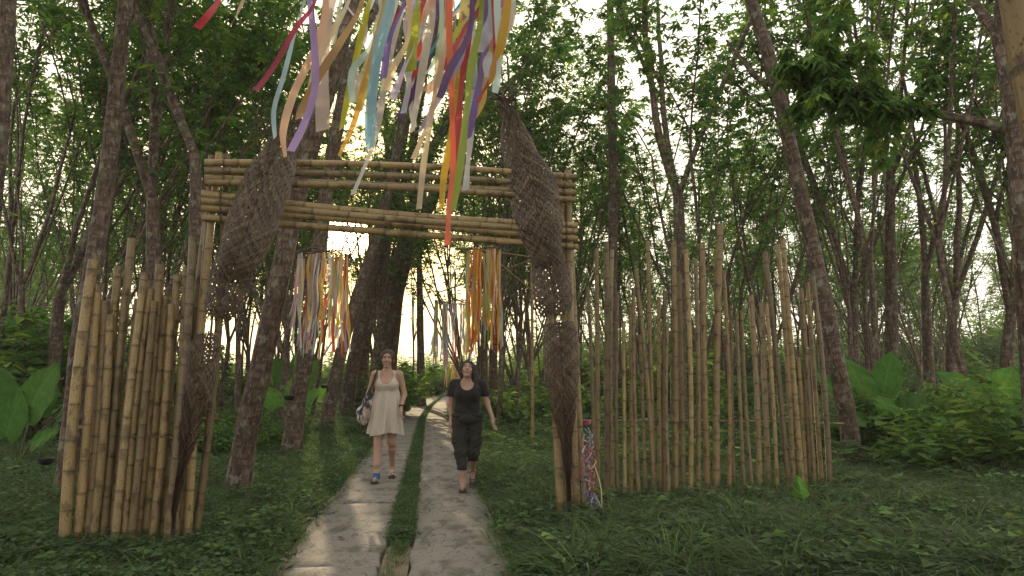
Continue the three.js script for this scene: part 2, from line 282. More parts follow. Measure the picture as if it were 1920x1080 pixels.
const HT = {A:{r:0.113,p:[[-4.907,-0.05,-7.701],[-4.858,0.795,-7.651],[-4.742,1.669,-7.486],[-4.715,2.696,-7.578],[-4.725,3.863,-7.72],[-4.619,5.12,-7.591],[-4.533,5.727,-7.482],[-4.662,6.648,-7.639]]},B:{r:0.1,p:[[-5.059,-0.05,-6.501],[-5.071,1.878,-6.451],[-4.932,3.397,-6.286],[-5.016,4.407,-6.378],[-5.15,5.164,-6.52],[-5.092,5.782,-6.391]]},C:{r:0.165,p:[[-9.366,-0.05,-14.101],[-9.398,1.84,-14.051],[-9.315,2.926,-13.886]]},E:{r:0.147,p:[[-5.668,-0.05,-11.101],[-5.803,2.255,-11.051],[-5.827,3.371,-10.886],[-5.951,4.24,-10.978]]},F:{r:0.132,p:[[-4.966,-0.05,-10.601],[-4.96,2.214,-10.551],[-4.933,3.87,-10.386],[-5.05,4.849,-10.478]]},G:{r:0.136,p:[[-3.136,-0.05,-8.001],[-3.048,0.713,-7.951],[-2.866,1.38,-7.786],[-2.741,2.37,-7.878],[-2.638,3.296,-8.02],[-2.379,4.251,-7.891],[-2.111,5.148,-7.782],[-1.993,5.995,-7.939],[-1.96,6.611,-8.007]]},I:{r:0.164,p:[[-3.721,-0.05,-11.701],[-3.641,0.858,-11.651],[-3.479,1.661,-11.486],[-3.399,2.664,-11.578],[-3.352,3.811,-11.72],[-3.207,4.93,-11.591],[-3.01,6.061,-11.482],[-2.891,7.131,-11.639]]},J:{r:0.173,p:[[-4.61,-0.05,-17.101],[-4.467,0.891,-17.051],[-4.222,1.939,-16.886],[-3.913,3.277,-16.978],[-3.524,4.736,-17.12],[-3.089,6.456,-16.991],[-2.766,8.276,-16.882]]},K:{r:0.224,p:[[-5.376,-0.05,-22.101],[-5.212,1.265,-22.051],[-4.94,2.626,-21.886],[-4.568,4.722,-21.978],[-4.215,6.355,-22.12],[-3.825,8.142,-21.991],[-3.57,9.581,-21.882]]},K2:{r:0.176,p:[[-5.099,-0.05,-22.609],[-4.889,1.437,-22.436],[-4.716,3.008,-22.407],[-4.313,5.36,-22.587],[-3.648,8.133,-22.57]]},M:{r:0.32,p:[[-4.784,-0.05,-24.101],[-4.623,2.189,-24.051],[-4.25,4.441,-23.886],[-3.651,6.972,-23.978],[-3.128,9.203,-24.12]]},M2:{r:0.294,p:[[-4.615,-0.05,-25.109],[-4.393,2.608,-24.936],[-4.106,4.971,-24.907],[-2.988,8.057,-25.087],[-2.238,9.723,-25.07]]},M3:{r:0.265,p:[[-5.002,-0.05,-26.109],[-4.955,2.659,-25.936],[-4.896,5.532,-25.907],[-4.865,8.11,-26.087]]},N:{r:0.128,p:[[4.744,-0.05,-9.701],[4.69,0.723,-9.651],[4.508,1.46,-9.486],[4.422,2.437,-9.578],[4.259,3.869,-9.72],[3.967,5.285,-9.591],[3.768,6.06,-9.482],[3.613,6.989,-9.639],[3.523,7.728,-9.707]]},O:{r:0.104,p:[[5.337,-0.05,-7.101],[5.355,1.706,-7.051],[5.243,2.74,-6.886],[5.345,4.034,-6.978],[5.392,5.074,-7.12]]},Q:{r:0.173,p:[[9.329,-0.05,-17.101],[9.543,2.746,-17.051],[9.571,5.171,-16.886],[9.741,6.452,-16.978]]},S:{r:0.151,p:[[7.947,-0.05,-16.101],[8.043,2.16,-16.051],[8.049,3.153,-15.886]]},U:{r:0.155,p:[[2.51,-0.05,-18.101],[2.639,2.828,-18.051],[2.735,6.132,-17.886],[2.754,9.498,-17.978],[2.79,11.95,-18.12]]},V:{r:0.195,p:[[3.751,-0.05,-15.601],[3.814,2.623,-15.551],[3.856,4.082,-15.386],[3.886,5.488,-15.478]]},W:{r:0.169,p:[[10.939,-0.05,-18.101],[10.995,2.261,-18.051],[10.971,3.95,-17.886]]},X:{r:0.16,p:[[10.905,-0.05,-17.101],[10.962,2.077,-17.051],[11.062,3.266,-16.886]]},Y:{r:0.165,p:[[10.763,-0.05,-15.101],[10.892,1.641,-15.051],[10.952,2.686,-14.886]]},Z:{r:0.169,p:[[-1.027,-0.05,-24.101],[-0.979,2.564,-24.051],[-0.85,4.441,-23.886]]},Z2:{r:0.176,p:[[-0.681,-0.05,-25.109],[-0.664,2.608,-24.936],[-0.296,4.971,-24.907]]},Z3:{r:0.188,p:[[-3.969,-0.05,-30.109],[-4.048,3.8,-29.936],[-4.141,6.66,-29.907]]}};
{
  const pts = (k) => HT[k].p.map((q) => V(...q));
  const specs = [
    ['A', 'tall mottled rubber tree rising behind the short bamboo screen, dark cup on its trunk', { l1: 3.4, leaves: 1386 }],
    ['B', 'thick rubber tree trunk standing beside the elephant ear plant', { l1: 3, leaves: 1134 }],
    ['C', 'low forked rubber tree in the shade behind the elephant ear plant', { l1: 4.6, stems: 3, leaves: 1512 }],
    ['E', 'grey rubber tree forking behind the tops of the short bamboo screen', { l1: 4.4, stems: 3, leaves: 1512 }],
    ['F', 'rubber tree with two wide limbs rising behind the gateway post beside the short screen', { l1: 4.2, stems: 3, leaves: 1638 }],
    ['G', 'leaning rubber tree with lichen spots, its foot just behind the gateway on the dress side', { l1: 3, leaves: 1197 }],
    ['I', 'leaning rubber tree behind the ribbon mobile that hangs below the sun', { l1: 3, leaves: 1197 }],
    ['J', 'leaning rubber tree with a black cup, third along the path verge', { l1: 3.2, leaves: 1512 }],
    ['K', 'lichen spotted rubber tree of the leaning pair beside the woman with the bag', { l1: 3.4, leaves: 1512 }],
    ['K2', 'thinner darker rubber tree of the leaning pair beside the woman with the bag', { l1: 3.4, leaves: 1134 }],
    ['M', 'broad leaning tree directly behind the head of the woman in the dress', { l1: 3.6, leaves: 1512 }],
    ['M2', 'tree that bends strongly over the path behind the woman in the dress', { l1: 3.6, leaves: 1512 }],
    ['M3', 'straight tree wedged between two leaning ones behind the woman in the dress', { l1: 3.6, leaves: 1134 }],
    ['N', 'white blotched leaning rubber tree at the end of the long bamboo fence', { l1: 3.2, leaves: 1197, extra: 'LIMB2' }],
    ['O', 'large tree with a long bare side limb reaching over the shrubs', { l1: 3, leaves: 945 }],
    ['Q', 'straight rubber tree standing behind the tall green shrubs beside the long fence', { l1: 4.6, stems: 3, leaves: 1638 }],
    ['S', 'low forked rubber tree right behind the elephant ear by the long fence', { l1: 4.8, stems: 3, leaves: 1638 }],
    ['U', 'slim straight rubber tree behind the gateway end of the long bamboo fence', { l1: 3.6, leaves: 1512, sprout: true }],
    ['V', 'stout rubber tree with a deep fork behind the middle of the long fence', { l1: 4.6, stems: 3, leaves: 1638 }],
    ['W', 'rubber tree splitting into a wide V above the shrubs', { l1: 4.6, stems: 2, leaves: 1512 }],
    ['X', 'multi stemmed rubber tree fanning out above the shrubs', { l1: 4.8, stems: 4, leaves: 1638 }],
    ['Y', 'dark rubber tree spreading behind the shrubs next to the long bare limb', { l1: 4.4, stems: 3, leaves: 1638 }],
    ['Z', 'straight thin trunk behind the yellow ribbon mobile', { l1: 3.8, leaves: 1512 }],
    ['Z2', 'thin trunk bending away behind the yellow ribbon mobile', { l1: 3.8, leaves: 1512 }],
    ['Z3', 'slim trunk standing alone at the bend of the path', { l1: 3.8, leaves: 1386 }]];
  specs.forEach(([k, label, o], i) => {
    const r = rngOf(100 + i * 7), p = pts(k);
    const opt = { ...o, trunk: p, r: HT[k].r, leaf: { low: 2.6, len: HT[k].p[0][2] > -10 ? 0.14 : 0.17 } };
    if (o.sprout) opt.sprout = [0.5, 0.6, 0.7, 0.8, 0.9]; opt.extra = undefined;
    const t = makeTree('rubber_tree', label, opt, r); t.updateMatrixWorld(true);
    const c = t.children[1]; c.geometry = openLanes(c.geometry, t.matrixWorld);
    if (o.extra === 'LIMB2' || k === 'O') {
      const B = newB(), L = k === 'O' ? [[5.336,3.953,-7.0],[5.159,4.069,-7.1],[4.908,4.149,-7.15],[4.479,4.267,-7.2],[4.104,4.411,-7.25],[3.787,4.659,-7.3],[3.586,4.937,-7.35]] : [[3.885,5.618,-9.6],[3.657,5.757,-9.65],[3.449,6.083,-9.7],[3.27,6.432,-9.8]], q = new THREE.CatmullRomCurve3(L.map((a) => V(a[0] - t.position.x, a[1], a[2] - t.position.z))).getPoints(18);
      tubeData(B, q, q.map((_, j) => lerp(k === 'O' ? 0.062 : 0.05, 0.018, j / 18)), 8, 0, 0.35, r);
      const limb = mesh('limb', geoFrom(B.pos, B.idx, B.uv), M.bark, t);
      if (k === 'O') {
        // the drooping mass of large dark leaves at the end of the limb, on short side twigs
        const tw = [], B2 = newB();
        for (let j = 0; j < 34; j++) { const a = q[10 + Math.floor(r() * 9)]; const d = V((r() - 0.75) * 1.2, (r() - 0.35) * 1.0, (r() - 0.5) * 0.9), [tp] = bend(a, d.normalize(), 0.35 + 0.45 * r(), 4, r, 0.4, -0.12); tubeData(B2, tp, tp.map((_, m) => 0.008 - m * 0.0012), 4, 0); tw.push([tp, 1]); }
        mesh('twig', geoFrom(B2.pos, B2.idx, B2.uv), M.bark, limb, 'stuff');
        mesh('dark_foliage', foliage(r, tw, 760, { len: 0.17, wid: 0.3, spread: 0.07, per: 5, droop: -0.9, low: 0 }), M.leaf, limb, 'stuff');
      }
    }
  });
}
// the rows of slender rubber trees deeper in the wood: eight grown shapes, each planted many times
{
  const protos = [];
  for (let k = 0; k < 9; k++) {
    const r = rngOf(900 + k * 13), fork = [0.9, 1.6, 2.4, 3.2, 1.2, 2.0, 2.8, 4.2, 1.4][k];
    const o = { r: 0.06 + 0.045 * r(), fork, l1: 4.6, l2: 2.8, l3: 1.5, stems: k % 3 === 0 ? 4 : 3 };
    const { wood, twigs } = grow(r, o);
    protos.push({ wood, leaves: foliage(r, twigs, 760, { len: 0.155, wid: 0.40, spread: 0.24, low: 3.6, per: 5 }) });
  }
  { const r = rngOf(1777), { wood, twigs } = grow(r, { r: 0.11, fork: 3.4, l1: 4.4, l2: 3, l3: 1.7, stems: 4 }); protos.push({ wood, leaves: foliage(r, twigs, 3200, { len: 0.19, wid: 0.44, spread: 0.42, low: 3.4 }) }); }
  const r = rngOf(4242), spots = [];
  const handBase = Object.values(HT).map((t) => t.p[0]);
  let guard = 0;
  while (spots.length < 120 && guard++ < 9000) {
    const z = -(11 + 32 * Math.pow(r(), 0.8)), half = -z * 0.80 + 2, x = (r() * 2 - 1) * half;
    if (Math.abs(x - pathX(z)) < 1.9 || inLane(x, 1.35 + (-z) * 0.2045, z, 0.35)) continue;
    const px = x / -z; if (z > -16 && px > -0.33 && px < 0.12) continue;       // the open verge by the path
    const lx = -0.248 * -z; if (Math.abs(x - lx) < 0.5 + 0.012 * -z) continue;  // the gap the sun stands in
    const min = z > -25 ? 1.5 : 1.15;
    if (spots.some((s) => Math.hypot(s[0] - x, s[1] - z) < min) || handBase.some((s) => Math.hypot(s[0] - x, s[2] - z) < 1.2)) continue;
    spots.push([x, z]);
  }
  guard = 0; let more = 0;
  while (more < 34 && guard++ < 4000) {
    const z = -(15.5 + 22 * r()), x = -z * (-0.42 + 0.56 * r());
    if (Math.abs(x - pathX(z)) < 1.25 || Math.abs(x + 0.248 * -z) < 0.35 + 0.008 * -z || (z > -17.5 && x / -z > -0.3)) continue;
    if (spots.some((q) => Math.hypot(q[0] - x, q[1] - z) < 1.0) || handBase.some((q) => Math.hypot(q[0] - x, q[2] - z) < 0.9)) continue;
    spots.push([x, z]); more++;
  }
  guard = 0; more = 0;
  while (more < 12 && guard++ < 900) { const z = -(25 + 17 * r()), x = -z * (-0.36 + 0.2 * r()); if (Math.abs(x - pathX(z)) < 1.25 || Math.abs(x + 0.248 * -z) < 0.4 + 0.006 * -z || spots.some((q) => Math.hypot(q[0] - x, q[1] - z) < 0.8)) continue; spots.push([x, z]); more++; }
  for (const u of [-0.76, -0.7, -0.62, -0.55, -0.48, -0.74, -0.66, -0.52]) { const z = -(10.5 + 9 * r()); spots.push([-z * u, z]); }
  for (const [x, z] of [[-9.5, -4], [-6.6, -3.2], [-8.2, -0.6], [-6.2, 2.6], [-3.2, 2.9], [8.6, -4.2], [5.8, -2.6], [7.6, -0.2], [3.6, 3.4], [6.6, 3.6], [10.6, -6], [-10.8, -6.5], [-4.9, -0.9], [-5.6, 1.0], [-1.9, 4.8], [2.4, 5.2]]) spots.push([x, z, 1]);
  const base = protos.map((p) => { const t = new THREE.Group(); mesh('trunk', p.wood, M.bark, t); mesh('crown', p.leaves, M.leaf, t, 'stuff'); return t; });
  for (const [x, z, k] of spots) {
    const t = base[k ? 9 : Math.floor(r() * 9)].clone(), s = 0.85 + 0.4 * r();
    t.name = numbered(k ? 'shade_tree' : 'slender_rubber_tree'); t.position.set(x, groundY(x, z) - 0.02, z); t.rotation.y = r() * 6.283; t.scale.set(s, s * (0.95 + 0.15 * r()), s); scene.add(t);
    k ? tag(t, 'tall densely leaved rubber tree shading the grass before the gateway', 'tree', 'shade trees before the gateway') : tag(t, 'slender forked rubber tree in the crowded wood beyond the fences', 'tree', 'slender rubber trees of the plantation');
    t.updateMatrixWorld(true); const c = t.children[1]; c.geometry = openLanes(c.geometry, t.matrixWorld);
  }
  // still deeper the wood reads as one mass
  const far = mergeGeometries([protos[1], protos[4]].map((p, i) => { const w = p.wood.toNonIndexed().deleteAttribute('uv'), l = p.leaves.toNonIndexed(); l.computeVertexNormals(); const n = w.attributes.position.count, cc = new Float32Array(n * 3); for (let q = 0; q < n; q++) cc.set([0.09, 0.07, 0.05], q * 3); w.setAttribute('color', new THREE.BufferAttribute(cc, 3)); const g = mergeGeometries([w, l]); g.translate(i * 2.2, 0, i); return g; }));
  const N = 34, im = new THREE.InstancedMesh(far, M.leaf, N), mt = new THREE.Matrix4(), q = new THREE.Quaternion(); let n = 0; guard = 0;
  while (n < N && guard++ < 4000) {
    const z = -(46 + 20 * r()), x = (r() * 2 - 1) * (-z * 0.8 + 3); if (Math.abs(x - pathX(z)) < 3.5) continue;
    if (x / -z > -0.62 && x / -z < 0.12) continue;
    const s = 0.95 + 0.5 * r(); im.setMatrixAt(n++, mt.compose(V(x, groundY(x, z) - 0.05, z), q.setFromAxisAngle(V(0, 1, 0), r() * 6.28), V(s, s, s)));
  }
  im.count = n; im.name = 'distant_wood'; tag(im, 'hazy mass of distant trees at the back of the wood', 'woodland', null, 'stuff'); scene.add(im);
}

// ---------------------------------------------------------------- shrubs and big-leaved plants
function shrubGeo(seed, o) {
  const r = rngOf(seed), B = newB(), tw = [];
  for (let i = 0; i < o.stems; i++) { const a = r() * 6.28, d = V(Math.cos(a) * (0.2 + 0.7 * r()), 0.5 + 0.7 * r(), Math.sin(a) * (0.2 + 0.7 * r())).normalize(), [p] = bend(V((r() - 0.5) * 0.3, -0.03, (r() - 0.5) * 0.3), d, o.h * (0.5 + 0.6 * r()), 6, r, 0.35, -0.02); tubeData(B, p, p.map((_, k) => 0.011 - 0.0014 * k), 4, 0); tw.push([p.slice(1), 1]); }
  return { wood: geoFrom(B.pos, B.idx, B.uv), leaves: foliage(r, tw, o.n, { low: 0.04, spread: o.spread ?? 0.14, len: o.len ?? 0.13, wid: o.wid ?? 0.55, per: o.per ?? 3, droop: o.droop ?? -0.1, pal: o.pal }) };
}
{
  const kinds = [
    shrubGeo(51, { stems: 16, h: 1.3, n: 520, len: 0.15 }), shrubGeo(52, { stems: 18, h: 1.5, n: 620, len: 0.12 }),
    shrubGeo(53, { stems: 14, h: 1.1, n: 420, len: 0.18, wid: 0.42, droop: 0.1 }), shrubGeo(54, { stems: 20, h: 0.9, n: 700, len: 0.11 }),
    shrubGeo(55, { stems: 14, h: 1.6, n: 520, len: 0.2, wid: 0.5 })];
  const r = rngOf(777);
  const put = (kind, x, z, s, label, group, name = 'shrub') => {
    const t = thing(name, label, 'shrub', [x, groundY(x, z) - 0.01, z], r() * 6.28, group); t.scale.set(s, s * (0.9 + 0.25 * r()), s);
    mesh('stem', kinds[kind].wood, M.twig, t); mesh('foliage', kinds[kind].leaves, M.leaf, t, 'stuff');
  };
  // bank of shrubs beyond the long fence
  for (let i = 0; i < 30; i++) { const z = -(8.6 + 8 * r()), x = -z * (0.50 + 0.30 * r()) + 0.2; put([0, 1, 2, 3][Math.floor(r() * 4)], x, z, 0.75 + 0.6 * r(), 'leafy shrub in the bank beside the white blotched leaning tree', 'shrubs in the bank beyond the long fence'); }
  // dark bushes behind the leaning tree
  for (const [x, z, s] of [[-4.9, -11.5, 0.85], [-5.7, -12.2, 0.9], [-4.3, -12.6, 0.75], [-6.6, -11.2, 0.95], [-5.2, -13.6, 0.9], [-6.2, -14.4, 0.9]]) put(3, x, z, s, 'low dense dark shrub behind the leaning tree and the short screen', 'low dense dark shrubs by the leaning tree', 'dense_shrub');
  // tall dark thicket at the back of the elephant ear
  for (let i = 0; i < 22; i++) { const z = -(14.5 + 9 * r()), x = z * (0.60 + 0.2 * r()); put(1, x, z, 1.5 + 1.1 * r(), 'tall dense thicket bush in the shade beyond the elephant ear plant', 'thicket bushes beyond the elephant ear', 'thicket_bush'); }
  // low bushes beside the path bend, and behind the long fence
  for (const [x, z, s] of [[0.2, -18, 0.95], [-0.4, -19.5, 0.9], [1.3, -17.2, 0.9], [2.2, -18.2, 1.0], [0.9, -20.5, 1.1], [3.4, -19.4, 1.1], [-0.9, -23, 1], [4.6, -16.6, 0.9], [5.6, -18, 1.1]]) put(r() < 0.5 ? 0 : 2, x, z, s, 'rounded green bush behind the thin upright pole of the mobiles', 'rounded bushes behind the mobile pole', 'round_bush');
  for (const [x, z, s] of [[-4.2, -23.5, 1.5], [-4.5, -25.5, 1.7], [-3.9, -21.6, 1.2]]) put(1, x, z, s, 'dark rounded bush where the path bends, behind the woman in the dress', 'dark bushes at the path bend', 'path_bush');
  // sunlit bushes far behind, down-sun
  for (let i = 0; i < 60; i++) { const z = -(24 + 24 * r()), x = z * (0.75 - 1.55 * r()); if (Math.abs(x - pathX(z)) < 2.4) continue; put(r() < 0.7 ? 4 : 0, x, z, 1.1 + 0.9 * r(), 'loose green bush growing among the distant trunks beyond the fences', 'bushes among the distant trunks', 'sunlit_bush'); }
  // far belt of understorey
  const tallG = shrubGeo(58, { stems: 40, h: 5.2, n: 1300, len: 0.30, wid: 0.42, spread: 0.5 }), far = new THREE.InstancedMesh(tallG.leaves, M.leaf, 150), mt = new THREE.Matrix4(), q = new THREE.Quaternion();
  for (let i = 0; i < 150; i++) { const z = -(45 + 22 * r()); let x = (r() * 2 - 1) * (-z * 0.8 + 4); const open = x / -z > -0.55 && x / -z < 0.02, s = open ? 0.4 + 0.35 * r() : 0.7 + 0.75 * r(); far.setMatrixAt(i, mt.compose(V(x, groundY(x, z) - 0.1, z), q.setFromAxisAngle(V(0, 1, 0), r() * 6.28), V(s, s, s))); }
  far.name = 'distant_undergrowth'; tag(far, 'bright belt of undergrowth at the far edge of the wood', 'undergrowth', null, 'stuff'); scene.add(far);
}
// elephant ears: long stalks with big heart-shaped blades
function earLeaf(len, wid, seed, pal) {
  const r = rngOf(seed), pos = [], col = [], idx = [], n = 24, m = 7, c = pal[Math.floor(r() * pal.length)].map(((k) => (x) => x * k)(0.85 + 0.3 * r()));
  for (let i = 0; i <= n; i++) {
    const t = i / n, w = wid * Math.pow(Math.sin(Math.PI * Math.pow(t * 0.93 + 0.07, 0.72)), 0.75);
    for (let k = -m; k <= m; k++) {
      const s = k / m, y = (t - 0.16) * len - Math.max(0, 0.25 - t) * Math.abs(s) * len * 0.5, rib = Math.abs(Math.sin((t * 6.5 - Math.abs(s) * 2.4) * Math.PI)), vein = 0.03 * rib;
      pos.push(s * w, y, -0.35 * len * Math.pow(Math.max(0, t), 2) * 0.5 + Math.abs(s) * w * 0.18 + 0.02 * Math.sin(t * 17 + s * 4) * Math.abs(s) - vein * Math.abs(s));
      const v = k === 0 || rib < 0.2 ? 1.3 : 0.85 + 0.25 * r(); col.push(c[0] * v, c[1] * v, c[2] * v);
    }
  }
  const w = 2 * m + 1; for (let i = 0; i < n; i++) for (let k = 0; k < 2 * m; k++) { const a = i * w + k; idx.push(a, a + 1, a + w, a + 1, a + w + 1, a + w); }
  return geoFrom(pos, idx, null, col);
}
function elephantEar(label, x, z, leaves, pal, len0 = 0.86) {
  const t = thing('elephant_ear_plant', label, 'plant', [x, groundY(x, z), z]); t.scale.setScalar(len0);
  leaves.forEach(([tx, ty, tz, len, wid, yaw, pitch, roll], i) => {
    const B = newB(), c = new THREE.QuadraticBezierCurve3(V((i % 3 - 1) * 0.05, -0.03, (i % 2) * 0.06), V(tx * 0.35, ty * 0.75, tz * 0.3), V(tx, ty, tz)), p = c.getPoints(10);
    tubeData(B, p, p.map((_, k) => 0.022 - 0.0011 * k), 6, 0); mesh('stalk', geoFrom(B.pos, B.idx, B.uv), M.stem, t);
    const m = mesh('leaf', earLeaf(len, wid, 31 + i * 3 + Math.round(x * 10), pal), M.glossLeaf, t); m.position.set(tx, ty, tz); m.rotation.set(pitch, yaw, roll, 'YXZ');
  });
}
const EARS = [[0.075, 0.19, 0.022], [0.062, 0.16, 0.022], [0.085, 0.20, 0.024]];
elephantEar('large elephant ear plant with glowing green leaves beside the short bamboo screen', -7.1, -10, [[-0.25, 1.15, 0.2, 0.85, 0.32, 0.25, -0.15, 0.25], [0.35, 1.1, 0.3, 0.95, 0.36, -0.2, -0.1, -0.3], [0.12, 0.75, 0.45, 0.75, 0.26, 0.1, -0.1, -0.12], [0.62, 0.95, -0.1, 0.8, 0.28, -0.7, -0.5, -0.7], [0.02, 1.1, -0.35, 0.9, 0.3, 0.3, -0.4, 0.1], [-0.62, 0.8, 0.3, 0.7, 0.26, 0.7, -0.3, 0.6], [0.55, 0.55, 0.4, 0.45, 0.17, -0.4, -0.5, -0.8], [-0.3, 0.45, 0.6, 0.5, 0.12, 0.5, -0.6, 1.0]], EARS);
elephantEar('dark elephant ear plant behind the blotched leaning tree at the fence end', 5.75, -11, [[-0.25, 1.3, 0.2, 0.85, 0.3, 0.2, -0.2, 0.2], [0.2, 1.42, 0.1, 0.85, 0.27, -0.5, -0.2, -0.25], [-0.62, 1.2, 0.1, 0.8, 0.28, 0.6, -0.4, 0.5], [0.5, 1.0, 0.2, 0.6, 0.24, -0.5, -0.6, -0.8], [0.05, 0.95, 0.45, 0.6, 0.22, 0.1, -0.7, -0.1], [-0.4, 0.8, 0.35, 0.55, 0.22, 0.4, -0.8, 0.5]], EARS);
elephantEar('elephant ear plant with broad dull leaves rising out of the shrub bank', 8.3, -12.2, [[-0.3, 1.2, 0.2, 0.9, 0.34, 0.3, -0.5, 0.6], [0.3, 1.25, 0.2, 0.85, 0.32, -0.4, -0.4, -0.5], [0.0, 1.0, 0.4, 0.7, 0.27, 0, -0.7, 0.1], [0.7, 1.0, 0.1, 0.7, 0.27, -0.8, -0.6, -0.8]], EARS);
elephantEar('small elephant ear seedling in the grass at the foot of the long fence', 2.72, -6.75, [[0.05, 0.28, 0.05, 0.26, 0.1, 0.2, -0.2, -0.2], [-0.16, 0.14, 0.1, 0.16, 0.06, 0.5, -0.6, 0.5]], EARS);
elephantEar('elephant ear plant glowing light green behind the leaning trees of the verge', -6.1, -19.5, [[-0.4, 1.5, 0.3, 0.95, 0.3, 0.3, -0.1, 0.3], [0.4, 1.4, 0.3, 0.95, 0.33, -0.3, -0.1, -0.3], [0, 1.8, 0, 0.9, 0.28, 0, -0.2, 0], [0.9, 1.0, 0.3, 0.8, 0.27, -0.6, -0.4, -0.8], [-0.9, 1.1, 0.2, 0.8, 0.27, 0.6, -0.4, 0.8]], EARS);
elephantEar('dull elephant ear plant between the two nearest leaning trees', -4.55, -14.2, [[-0.3, 0.95, 0.3, 0.7, 0.25, 0.3, -0.5, 0.5], [0.3, 0.9, 0.3, 0.7, 0.25, -0.3, -0.5, -0.5], [0.02, 1.15, 0.0, 0.65, 0.22, 0, -0.4, 0]], EARS);

// ---------------------------------------------------------------- grass, herbs and fallen leaves
const tuft = (seed, n, h, w, lean, pal) => {
  const r = rngOf(seed), pos = [], col = [], idx = [];
  for (let i = 0; i < n; i++) {
    const a = r() * 6.28, rad = 0.10 * Math.sqrt(r()), bx = Math.cos(a) * rad, bz = Math.sin(a) * rad, H = h * (0.55 + 0.7 * r()), o = a + (r() - 0.5) * 1.5, L = H * lean * (0.4 + 1.1 * r()), b = pos.length / 3, c = pal[Math.floor(r() * pal.length)].map(((k) => (x) => x * k)(0.75 + 0.5 * r())), sx = -Math.sin(o), sz = Math.cos(o), ww = w * (0.6 + 0.7 * r());
    for (let k = 0; k <= 4; k++) { const t = k / 4, y = H * (t - 0.32 * lean * t * t * t), d = L * t * t, q = ww * (1 - t) * (k === 0 ? 0.6 : 1); for (const s of k === 4 ? [0] : [-1, 1]) { pos.push(bx + Math.cos(o) * d + sx * q * s, y, bz + Math.sin(o) * d + sz * q * s); col.push(...c); } }
    for (let k = 0; k < 3; k++) idx.push(b + 2 * k, b + 2 * k + 1, b + 2 * k + 2, b + 2 * k + 1, b + 2 * k + 3, b + 2 * k + 2); idx.push(b + 6, b + 7, b + 8);
  }
  return geoFrom(pos, idx, null, col, false);
};
const herb = (seed, n, h, len, wid, pal) => {
  const r = rngOf(seed), L = newL(), d = V(0, 0, 0);
  for (let i = 0; i < n; i++) { const a = r() * 6.28, rad = 0.14 * Math.sqrt(r()), p = V(Math.cos(a) * rad, h * (0.15 + 0.85 * r()), Math.sin(a) * rad), c = pal[Math.floor(r() * pal.length)].map(((k) => (x) => x * k)(0.75 + 0.5 * r())), o = r() * 6.28; d.set(Math.cos(o), (r() - 0.45) * 0.7, Math.sin(o)); leafData(L, p, d, len * (0.6 + 0.7 * r()), wid, (r() - 0.5) * 0.9, c, r); }
  return leafGeo(L);
};
const GRASS = [[0.098, 0.181, 0.05], [0.115, 0.206, 0.053], [0.077, 0.156, 0.05], [0.156, 0.213, 0.056], [0.106, 0.175, 0.062]];
function sow(name, label, geo, mat, n, region, scale, seed, category = 'grass') {
  const r = rngOf(seed), im = new THREE.InstancedMesh(geo, mat, n), mt = new THREE.Matrix4(), q = new THREE.Quaternion(), c = new THREE.Color(); let k = 0, guard = 0;
  while (k < n && guard++ < n * 12) {
    const p = region(r); if (!p) continue;
    const s = scale(p, r), v = 0.45 + 1.1 * r() * r() + 0.1 * r(); im.setMatrixAt(k, mt.compose(V(p[0], p[2] ?? groundY(p[0], p[1]) - 0.01, p[1]), q.setFromEuler(new THREE.Euler((r() - 0.5) * 0.2, r() * 6.28, (r() - 0.5) * 0.2)), V(s, s * (0.8 + 0.45 * r()), s)));
    im.setColorAt(k++, c.setRGB(v * (0.9 + 0.2 * r()), v, v * (0.85 + 0.3 * r())));
  }
  im.count = k; im.name = numbered(name); im.castShadow = im.receiveShadow = true; tag(im, label, category, null, 'stuff'); scene.add(im);
}
const clearOf = (x, z, edge) => { const o = x - pathX(z); return o < -0.8 - edge || o > 0.8 + edge; };
const fan = (z0, z1, u0, u1, pw = 1) => (r) => { const z = -(z0 + (z1 - z0) * Math.pow(r(), pw)), x = -z * (u0 + (u1 - u0) * r()); return [x, z]; };
const verge = (z0, z1, u0, u1, edge, pw, dens) => { const f = fan(z0, z1, u0, u1, pw); return (r) => { const p = f(r); if (!clearOf(p[0], p[1], edge + 0.05 * r())) return null; if (dens && gn(p[0] / 9 + 7, p[1] / 9 + 7, 20, 20, 2) < dens * (0.5 + r())) return null; return p; }; };
const tall = [tuft(1, 16, 0.40, 0.011, 1.15, GRASS), tuft(2, 13, 0.34, 0.016, 1.35, GRASS)], low = tuft(3, 26, 0.15, 0.005, 1.1, GRASS), sunny = tuft(4, 22, 0.2, 0.006, 1.0, GRASS);
const hb = [herb(5, 26, 0.22, 0.085, 0.6, GRASS), herb(6, 34, 0.14, 0.05, 0.65, GRASS), herb(7, 22, 0.3, 0.12, 0.42, GRASS)];
sow('long_grass', 'long arching grass in front of the long bamboo fence', tall[0], M.blade, 3000, verge(4.3, 10.5, -0.1, 0.86, 0.24, 1.1), (p, r) => 0.42 + 0.62 * gn(p[0] / 6 + 3, p[1] / 6 + 3, 24, 24, 2) + 0.3 * r() * r(), 61);
sow('long_grass', 'broad bladed grass round the feet of the long bamboo fence', tall[1], M.blade, 2000, verge(4.3, 11, 0.0, 0.86, 0.28, 1.1), (p, r) => 0.38 + 0.62 * gn(p[0] / 6 + 3, p[1] / 6 + 3, 24, 24, 2) + 0.35 * r() * r(), 62);
sow('verge_grass', 'short grass along the shaded verge of the path and under the screen', low, M.blade, 4000, verge(4.3, 15, -0.86, 0.2, 0.0, 1.3), (p, r) => 0.8 + 0.5 * r(), 63);
sow('verge_grass', 'yellow green grass on the sunny verge beside the leaning trees', sunny, M.blade, 900, verge(4.5, 20, -0.55, -0.1, 0.02, 1.2, 0.45), (p, r) => 0.75 + 0.5 * r(), 64);
